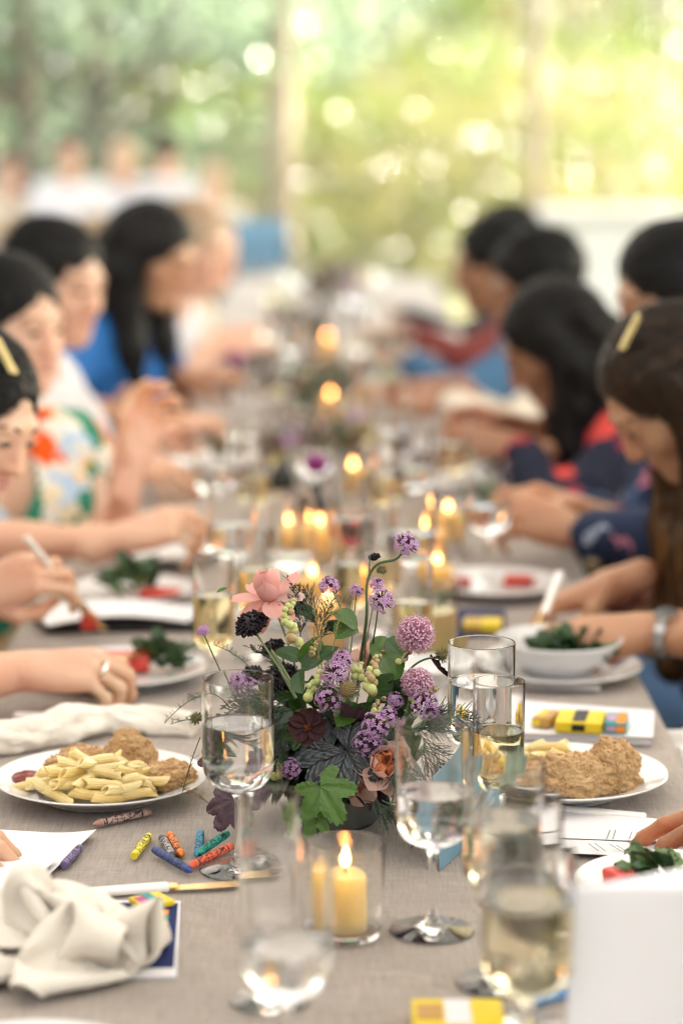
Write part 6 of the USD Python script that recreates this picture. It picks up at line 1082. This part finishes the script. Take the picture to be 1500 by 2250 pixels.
def person(label, hip, face_ang, head, look, s=1.0, skin_m='skin_fair', hair=('short', 'hair_black'), top='shirt_white', sleeve='short', legs='trousers_dark', hands=(), fine=False, group=None, vneck=False, tilt=0.0, seat=.50, extras=None, strap=False):
    """A seated guest: hip (x, y), facing angle, centre of the head, where the face points, and for each hand (side, wrist, direction, back of the hand, finger bends, thumb, pole of the elbow)."""
    t = thing('person', label, 'person', group=group); f = V(math.cos(face_ang), math.sin(face_ang), 0); l = V(-f[1], f[0], 0); H = V(hip[0], hip[1], seat); head = V(*head); R0 = frame(look); 
    if tilt: R0 = R0 @ rot([0, 1, 0], tilt)
    N = head + R0 @ V(0, -.038, -.135) * s + V(0, 0, -.035) - f * .015; sp = (N - H) / np.linalg.norm(N - H); C = H + (N - H) * .66; B = Field(); k = s
    sh = {q: N + (-q) * l * .148 * k - sp * .052 + f * .01 for q in (1, -1)}                        # q +1 is the right side
    def torso(F, i=0.0):
        for q in (1, -1):
            F.rc(H + q * l * .075 * k, H + (C - H) * .5 + q * l * .055 * k, (.112 + i) * k, (.098 + i) * k, .05); F.rc(H + (C - H) * .5 + q * l * .055 * k, C + q * l * .070 * k, (.098 + i) * k, (.105 + i) * k, .05); F.rc(C + q * l * .07 * k, sh[q] + q * l * .02, (.095 + i) * k, (.050 + i) * k, .05); F.rc(sh[q], N - sp * .02, (.046 + i) * k, (.050 + i) * k, .05)
        return F
    torso(B); B.rc(N - sp * .05, N + (head - N) * .30, .060 * k, .052 * k, .03)
    knees = {q: V(*(H + f * .41 + (-q) * l * .10)) * [1, 1, 0] + V(0, 0, seat + .02) for q in (1, -1)}; feet = {q: knees[q] * [1, 1, 0] - f * .03 + V(0, 0, .075) for q in (1, -1)}
    LG = Field()
    for q in (1, -1):
        LG.rc(H + (-q) * l * .085, knees[q], .088 * k, .062 * k, .03); LG.rc(knees[q], feet[q], .060 * k, .042 * k, .02); B.rc(H + (-q) * l * .085, knees[q], .078 * k, .054 * k, .03); B.rc(knees[q], feet[q], .050 * k, .034 * k, .02); B.rc(feet[q] - [0, 0, .03], feet[q] + f * .15 - [0, 0, .045], .034 * k, .026 * k, .02)
    SL = torso(Field(), .007); parts_, arms, nails_ = [], {}, []; given = {h_[0]: h_ for h_ in hands}
    for q in (1, -1):
        if q in given: _, w, d, n, cu, th, pole = given[q]
        else: w, d, n, cu, th, pole = H + f * .30 + (-q) * l * .10 + [0, 0, .13], f - (-q) * l * .3, V(0, 0, 1), (.3, .35, .4, .45), .4, (0, 0, -1)
        w = V(*w); e = limb(sh[q], w, .275 * k, .245 * k, V(*pole) + (-q) * l * .45); arms[q] = (e, w)
        B.rc(sh[q], e, .046 * k, .036 * k, .025); B.rc(e, w - (w - e) * .10, .037 * k, .0245 * k, .012); B.rc(e + (w - e) * .08, e + (w - e) * .40, .040 * k, .034 * k, .02)
        if sleeve != 'none':
            SL.rc(sh[q], sh[q] + (e - sh[q]) * (.5 if sleeve == 'short' else 1.0), .058 * k, (.056 if sleeve == 'short' else .047) * k, .02)
            if sleeve == 'long': SL.rc(e, e + (w - e) * .86, .047 * k, .036 * k, .015)
        HF, tips, HP = hand_field(w, d, n, q, cu, th, s=k * (.97 if fine else 1.0)); arms[q] += (tips, HP)
        HF.rc(w - (w - e) * .22, w - (w - e) * .02, .027 * k, .0245 * k, .006); parts_.append(HF.mesh(.0032 if fine else .0055)); nails_ += HF.nails
    HD, FP = head_field(head, R0, s * .93, True); HD.rc(N + (head - N) * .05, head + R0 @ V(0, -.030, -.070) * s, .050 * k, .050 * k, .03); B_m = B.mesh(.011 if fine else .016); hm = HD.mesh(.0042 if fine else .008)
    obj('body', weld([B_m, hm] + parts_), mats[skin_m], t, True)
    if fine:
        for p_, R_, q_ in nails_: obj('fingernail', xform(trimesh.creation.icosphere(2, 1.0), R_ @ np.diag([q_ * .62, q_ * .85, q_ * .22]), p_), mats['nail'], t, True)
    # clothes
    if strap: SL.cut(N + f * .02, V(.20, .20, .085), np.stack([l, f, V(0, 0, 1)], 1), .01)
    SL.cut(N + f * .03 + V(0, 0, .045), V(.085, .085, .075), None, .01)
    if vneck: SL.cut(N + f * .085 - V(0, 0, .06), V(.045, .07, .10), np.stack([l, f, V(0, 0, 1)], 1), .01)
    def wrinkle(m, a, sc, sd): m.vertices = m.vertices + m.vertex_normals * ((meshkit.fbm(m.vertices * sc, 3, sd) - .5) * a)[:, None]; return m
    obj('top', wrinkle(SL.mesh(.010 if fine else .015, .006), .016, 16, 3), mats[top], t, True); obj('trousers', wrinkle(LG.mesh(.012 if fine else .018, .006), .014, 13, 5), mats[legs], t, True)
    hs, hmat = hair; hm_ = hair_mesh(head, R0, s * .93, hs, .0055 if fine else .009, int(abs(head[0] * 100)) + 3); obj('hair', hm_, mats[hmat], t, True)
    if head[1] < 9 and abs(head[0]) < .7: hair_strands(t, hm_, head, R0, s, 2600 if fine else 1100, 5, hmat + '_strand', .00035 if fine else .0006, hs)
    # the face's small features
    for q in (-1, 1):
        obj('eye', xform(trimesh.creation.icosphere(2, 1.0), R0 @ np.diag([.0105, .0042, .0034]), FP(q * .031, .0870, .0085)), mats['eye'], t, True)
        obj('eyelash', tube([FP(q * x, y, z) for x, y, z in ((.019, .0885, .0100), (.026, .0905, .0128), (.036, .0870, .0125), (.044, .0785, .0070))], [.0008, .0016, .0017, .0010], 6), mats['lash'], t, True)
        obj('eyebrow', tube([FP(q * x, y, z) for x, y, z in ((.013, .0905, .0285), (.026, .0900, .0345), (.040, .0800, .0345), (.050, .0680, .0290))], [.0020, .0026, .0023, .0008], 6), mats['lash'], t, True)
    obj('lips', cat([xform(trimesh.creation.icosphere(2, 1.0), R0 @ np.diag([.0195, .0068, .0046]), FP(0, .0880, -.0470)), xform(trimesh.creation.icosphere(2, 1.0), R0 @ np.diag([.0170, .0072, .0058]), FP(0, .0875, -.0570))]), mats['lip'], t, True)
    if extras: extras(t, R0, FP, arms)
    return t
def band(t, name, c, d, r, w, m, dial=None):
    R = frame(d); T = lambda mm: xform(mm, np.stack([R[:, 0], R[:, 2], R[:, 1]], 1) if False else R @ rot([1, 0, 0], -math.pi / 2), c)
    p = obj(name, T(lathe([(r, -w), (r + .0025, -w + .001), (r + .0025, w - .001), (r, w), (r - .001, 0), (r, -w)], 40)), mats[m], t, 40)
    return p
def clip_(t, a, b, r, m='clip_tortoise', up=(0, -.3, 1)):
    a, b = V(*a), V(*b); R = frame(b - a, up); L_ = np.linalg.norm(b - a); obj('hair_clip', xform(cat([rbox(r * 2, L_, r * .8, r * .35, (0, L_ / 2, 0)), rbox(r * 1.2, L_ * .9, r * .8, r * .3, (r * 1.3, L_ * .48, -.002))]), R, a), mats[m], t, 40)

def guests():
    E, W = 0.0, math.pi                                   # facing right (+x) and facing left (-x)
    # ---- left side, nearest first
    hx = at_y(-68, 925, 3.10)
    def l1x(t, R0, FP, arms):
        clip_(t, at_y(-6, 742, 3.05), at_y(36, 822, 3.02), .0036); tips, HP = arms[1][2], arms[1][3]
        band(t, 'ring', HP(-.011, .098, .003), HP(-.011, .110, -.006) - HP(-.011, .098, .003), .0098, .0022, 'ring_silver')
    person('woman at the left edge eating with a fork, gold clip in black hair', (-.80, 3.02), E, hx, (.80, -.42, -.42), .98, 'skin_fair', ('updo', 'hair_black'), 'green_print', 'none', 'trousers_dark',
        ((1, at_y(52, 1474, 2.84), (1, .12, .02), (-.1, -.35, 1), (.55, .62, .72, .78), .8, (-.3, -1, -.6)), (-1, at_y(-58, 1312, 3.14), (.72, .05, .30), (-.45, -.75, .45), (.62, .70, .78, .85), .9, (-.4, .6, -.9))), True, extras=l1x, tilt=-.12)
    p2 = at_y(24, 722, 3.95)
    person('woman in a white tropical print dress with one hand raised', (-.57, 3.97), -1.05, p2, (.80, -.58, -.12), 1.0, 'skin_fair', ('updo', 'hair_black'), 'tropical_print', 'none', 'trousers_tan',
        ((1, at_y(262, 1186, 3.66), (.85, .2, .25), (0, -.5, 1), (.5, .6, .7, .75), .7, (-.2, -1, -.7)), (-1, at_y(284, 1030, 3.86), (.25, .35, 1), (-.7, .7, -.2), (.50, .55, .62, .66), .2, (-.1, -.8, -1))), True, vneck=True)
    p3 = at_y(126, 625, 4.60)
    person('man with short black hair in a white shirt leaning over his plate', (-.74, 4.62), -.15, p3, (.80, -.55, -.22), 1.04, 'skin_fair', ('short', 'hair_black'), 'shirt_white', 'short', 'trousers_dark',
        ((1, at_y(262, 1000, 4.45), (.75, -.15, -.25), (.2, -.4, 1), (.4, .5, .55, .6), .5, (-.3, -1, -.5)), (-1, at_y(330, 960, 4.7), (.8, -.2, .3), (0, -.4, 1), (.4, .5, .5, .5), .4, (-.2, .6, -1))))
    p4 = at_y(338, 562, 5.40)
    person('woman with long black hair in a blue top', (-.60, 5.42), -.5, p4, (.80, -.35, -.42), 1.0, 'skin_tan', ('long_side', 'hair_black'), 'top_blue', 'short', 'trousers_dark',
        ((1, at_y(318, 900, 5.2), (.7, -.1, -.5), (.3, -.4, 1), (.4, .5, .55, .6), .5, (-.3, -1, -.6)), (-1, at_y(400, 830, 5.5), (.9, -.1, .1), (0, -.3, 1), (.4, .5, .5, .5), .4, (-.2, .6, -1))))
    p5 = at_y(425, 545, 6.20)
    person('fair haired guest in a white shirt beside the woman in blue', (-.66, 6.2), -.2, p5, (.85, -.35, -.2), 1.0, 'skin_fair', ('short', 'hair_fair'), 'shirt_white', 'short', 'trousers_tan',
        ((1, at_y(480, 770, 6.05), (.8, .1, .1), (0, -.4, 1), (.4, .5, .55, .6), .5, (-.2, -1, -.6)),))
    p6 = at_y(456, 552, 7.20)
    person('guest in cream beside the fair haired guest, far along the left side', (-.64, 7.2), E - .2, p6, (.85, -.35, -.2), 1.0, 'skin_fair', ('short', 'hair_fair'), 'shirt_cream', 'short', 'trousers_tan', ((1, at_y(520, 735, 7.0), (.8, .1, .1), (0, -.4, 1), (.4, .5, .55, .6), .5, (-.2, -1, -.6)),))
    p7 = at_y(1060, 560, 8.3)
    person('guest in navy last along the right side of the table', (.66, 8.3), W, p7, (-.92, -.1, -.2), 1.0, 'skin_brown', ('short', 'hair_black'), 'trousers_dark', 'long', 'trousers_dark', ((-1, at_y(880, 690, 8.1), (-.9, .1, .0), (0, -.4, 1), (.4, .5, .55, .6), .5, (.3, -1, -.5)),))
    # ---- right side
    h1 = at_y(1478, 868, 3.30)
    def r1x(t, R0, FP, arms):
        clip_(t, at_y(1362, 768, 3.24), at_y(1402, 688, 3.24), .0036); e, w = arms[-1][0], arms[-1][1]; d = (w - e) / np.linalg.norm(w - e)
        b = band(t, 'watch', w - d * .030, d, .0285, .008, 'watch_steel'); R = frame(d, (0, -.5, 1)); obj('watch_face', xform(lathe([(0, 0), (.0155, 0), (.016, .002), (.0145, .0065), (0, .0065)], 28), R, w - d * .030 + R[:, 2] * .029), mats['ring_silver'], t, 40)
        e2, w2 = arms[1][0], arms[1][1]; band(t, 'bracelet', w2 - (w2 - e2) / np.linalg.norm(w2 - e2) * .03, w2 - e2, .0275, .003, 'print_black'); HP = arms[-1][3]; band(t, 'ring', HP(-.010, .100, .003), HP(-.010, .112, -.008) - HP(-.010, .1, .003), .0098, .0020, 'ring_silver')
    person('woman with long brown hair and a watch bending over a bowl of greens', (.74, 3.28), W, h1, (-.72, -.10, -.72), 1.0, 'skin_tan', ('long_front', 'hair_brown'), 'blue_blossoms', 'short', 'denim',
        ((-1, at_y(1422, 1388, 3.06), (-1, .02, -.10), (.1, -.5, 1), (.36, .42, .48, .52), .7, (.3, -1, -.7)), (1, at_y(1345, 1285, 3.34), (-.88, -.12, -.25), (-.3, .1, 1), (.62, .70, .80, .85), .9, (.4, .7, -.8))), True, extras=r1x)
    p = at_y(1478, 650, 3.95)
    person('guest with black hair swept up in a dusky blue blossom print blouse', (.74, 3.98), W, p, (-.88, -.15, -.38), 1.0, 'skin_tan', ('updo', 'hair_black'), 'dusk_blossoms', 'long', 'denim',
        ((-1, at_y(1262, 1172, 3.72), (-.85, .1, .35), (.2, -.8, .6), (.6, .65, .7, .75), .7, (.3, -1, -.6)), (1, at_y(1275, 1125, 3.86), (-.8, -.1, .25), (.1, .6, .8), (.6, .65, .7, .75), .7, (.3, .6, -1))))
    p = at_y(1212, 762, 4.50)
    person('woman with long straight black hair in a navy top with red flowers', (.66, 4.50), W, p, (-.82, -.02, -.55), 1.0, 'skin_brown', ('long_side', 'hair_black'), 'navy_poppies', 'long', 'trousers_dark',
        ((-1, at_y(1140, 985, 4.36), (-.9, .05, .15), (0, -.6, .8), (.5, .55, .6, .65), .6, (.3, -1, -.7)), (1, at_y(1130, 935, 4.56), (-.9, -.1, .2), (0, .6, .8), (.5, .55, .6, .65), .6, (.3, .6, -1))))
    p = at_y(1180, 630, 5.20)
    person('man with glossy black hair in a cream shirt reaching onto the table', (.68, 5.2), W, p, (-.85, -.12, -.35), 1.03, 'skin_brown', ('short', 'hair_black'), 'shirt_cream', 'long', 'trousers_tan',
        ((-1, at_y(985, 880, 5.1), (-.9, .0, -.1), (0, -.4, 1), (.4, .5, .55, .6), .5, (.3, -1, -.5)), (1, at_y(970, 850, 5.4), (-.9, -.1, 0), (0, .3, 1), (.4, .5, .5, .5), .4, (.2, .6, -1))))
    p = at_y(1082, 585, 6.00)
    person('guest in profile with short dark hair and a denim blue shirt', (.66, 6.05), W, p, (-.92, -.05, -.22), 1.03, 'skin_brown', ('short', 'hair_black'), 'shirt_blue', 'long', 'trousers_dark',
        ((-1, at_y(900, 795, 5.9), (-.9, .1, .0), (0, -.4, 1), (.4, .5, .55, .6), .5, (.3, -1, -.5)),))
    p = at_y(1105, 545, 6.9)
    person('guest in maroon farthest along the right side of the table', (.66, 6.9), W, p, (-.92, -.1, -.2), 1.0, 'skin_brown', ('short', 'hair_black'), 'maroon', 'long', 'trousers_dark',
        ((-1, at_y(900, 735, 6.8), (-.9, .1, .0), (0, -.4, 1), (.4, .5, .55, .6), .5, (.3, -1, -.5)),))
    # ---- the two guests of whom the picture shows only a hand
    person('person at the right edge whose hand reaches over the printed menu', (.86, 2.50), W, (.72, 2.52, 1.18), (-.9, 0, -.35), 1.0, 'skin_brown', ('short', 'hair_black'), 'maroon', 'short', 'trousers_dark',
        ((-1, at_y(1752, 1772, 2.26), (-.96, -.04, -.26), (.15, -.35, 1), (.22, .42, .50, .55), .25, (.3, -1, -.3)),), True)
    person('person at the left edge whose fingers rest on the drawing paper', (-.92, 2.42), E, (-.78, 2.42, 1.14), (.9, 0, -.35), .92, 'skin_fair', ('bob', 'hair_black'), 'shirt_white', 'short', 'trousers_dark',
        ((-1, at_y(-265, 1795, 2.27), (1, -.15, -.12), (-.1, -.2, 1), (.25, .3, .35, .4), .3, (-.3, -1, -.3)),), True)
    # ---- guests at the far table, all blurred
    for i, (x, y, Y, a, top, hr, lab) in enumerate(((152, 335, 14.2, .1, 'shirt_white', 'hair_brown', 'blurred seated guest in white below the dark trees'), (366, 335, 14.4, 2.9, 'shirt_white', 'hair_brown', 'blurred guest in white left of the pale tree trunk'), (268, 352, 14.9, -.3, 'shirt_white', 'hair_fair', 'blurred pale haired guest between the two in white'), (20, 372, 14.3, .4, 'shirt_cream', 'hair_brown', 'blurred guest in cream at the left edge of the picture'), (470, 395, 15.0, 3.0, 'shirt_cream', 'hair_fair', 'blurred distant guest in cream by the trees'))):
        p = at_y(x, y, Y); person(lab, (p[0], Y + .1), a - 1.57, p, (math.cos(a - 1.57), math.sin(a - 1.57), -.1), 1.0, 'skin_fair', ('short', hr), top, 'long', 'trousers_tan', seat=max(p[2] - .68, .3))
    # ---- things in hands
    along(FORK, 'table_fork', tuple(at_y(52, 1185, 3.13)), tuple(at_z(196, 1366, TZ + .032)), 'white handled gold fork lifting a watermelon cube', 'fork')
    along(FORK, 'table_fork', tuple(at_y(1232, 1262, 3.22)), tuple(at_z(1178, 1398, TZ + .035)), 'fork held over the white bowl of greens', 'fork')
    a, b = at_y(1192, 1030, 4.30), at_y(1012, 945, 4.44); d = b - a; R = frame(d, (0, -.5, .85)); t = thing('phone', 'black phone held by the woman with long straight hair', 'phone', (a + b) / 2, mat=R)
    obj('phone_body', rbox(.074, .155, .008, .0035), mats['phone_black'], t, 40); obj('screen', box(.068, .146, .0006, (0, 0, .0043)), mats['eye'], t)
guests()

# ---- chairs
def chair_b(path):
    m = mats['chair_wood']
    obj('seat', rbox(.40, .40, .03, .008, (0, 0, .44)), m, path, 40)
    for x in (-.17, .17):
        for y in (-.17, .17): obj('leg', tube([(x * 1.05, y * 1.05, 0), (x, y, .43)], [.013, .017], 8), m, path, 40)
        obj('back_post', tube(spline([(x, -.18, .44), (x, -.21, .68), (x * .96, -.25, .90)], 10), .015, 8), m, path, 40)
    for z in (.60, .74, .87): obj('back_slat', rbox(.34, .014, .055, .004, (0, -.19 - (z - .44) * .13, z)), m, path, 40)
plain('chair_wood', (0.38, 0.25, 0.13), 0.5, (0.26, 0.165, 0.08), 5.0, 0.0006, 40, stretch=(1, 1, .2))
CH = proto('wooden_chair', chair_b)
def chair(x, y, a, label): dup(CH, 'wooden_chair', label, 'chair', (x, y, -.02), a - math.pi / 2)
for x, y, a, lab in ((-.88, 3.02, 0, 'wooden chair under the woman eating with a fork'), (-.72, 3.95, -.45, 'wooden chair under the woman in the tropical print'), (-.82, 4.62, 0, 'wooden chair under the man in white at the left'), (-.80, 5.42, 0, 'wooden chair under the woman in the blue top'), (-.74, 6.2, 0, 'wooden chair under the fair haired guest'),
    (.82, 3.28, math.pi, 'wooden chair under the woman with the watch'), (.82, 3.98, math.pi, 'wooden chair under the guest in the dusky blossom blouse'), (.74, 4.5, math.pi, 'wooden chair under the woman with straight hair'), (.76, 5.2, math.pi, 'wooden chair under the man in cream'), (.74, 6.05, math.pi, 'wooden chair under the guest in denim blue'), (.74, 6.9, math.pi, 'wooden chair under the guest in maroon')): chair(x, y, a, lab)
for i, (x, Y, a) in enumerate(((60, 12.2, 1.6), (215, 12.4, 1.5), (330, 12.6, 1.7), (120, 13.2, 1.4), (430, 13.4, 1.6), (265, 13.6, 1.55))): chair(px_x(x, Y), Y, a, ['tan wooden chair back at the far left of the second table', 'tan wooden chair back behind the man in white', 'tan wooden chair back behind the woman in blue', 'tan wooden chair farther back at the left', 'tan wooden chair near the blue jacket', 'tan wooden chair between the guests in white'][i])
def jacket_chair():
    c = at_y(556, 575, 10.9); x, y = c[0], 10.75
    chair(x, y, -math.pi / 2, 'wooden chair at the table end hung with a pale blue jacket')
    def f(u, v):
        a = (u - .5) * 2; side = np.sign(v - .5); z = .99 - np.abs(v - .5) * 2 * .46; fold = .012 * np.sin(u * 26 + v * 3) * (np.abs(v - .5) * 2)
        return np.stack([a * (.15 + .03 * np.abs(v - .5)), -.25 + side * (.028 + fold) * np.minimum(np.abs(v - .5) * 12, 1), z], -1)
    m = thick(grid(60, 40, f)[0], .004); m = xform(m, rot([0, 0, 1], -math.pi), (x, y, -.02)); obj('jacket', m, mats['denim_pale'], '/World', True, label='pale blue denim jacket hanging over a chair at the table end', cat='jacket')
jacket_chair()
def second_table():
    t = thing('far_table', 'second banquet table with a taupe cloth before the guests in white', 'table', (px_x(70, 13.5), 13.5, 0))
    obj('tabletop', rbox(2.3, .75, .035, .005, (0, 0, .72)), mats['wood'], t); m, _ = grid(60, 30, lambda u, v: np.stack([(u - .5) * 2.36, np.clip((v - .5) * 1.4, -.39, .39) + .012 * np.sin(u * 60) * (np.abs(v - .5) > .28), .742 - np.maximum(np.abs((v - .5) * 1.4) - .39, 0)], -1)); obj('tablecloth', m, mats['taupe_linen'], t, True)
    for x in (-1.05, 1.05):
        for y in (-.3, .3): obj('leg', box(.05, .05, .70, (x, y, .35)), mats['wood'], t)
second_table()
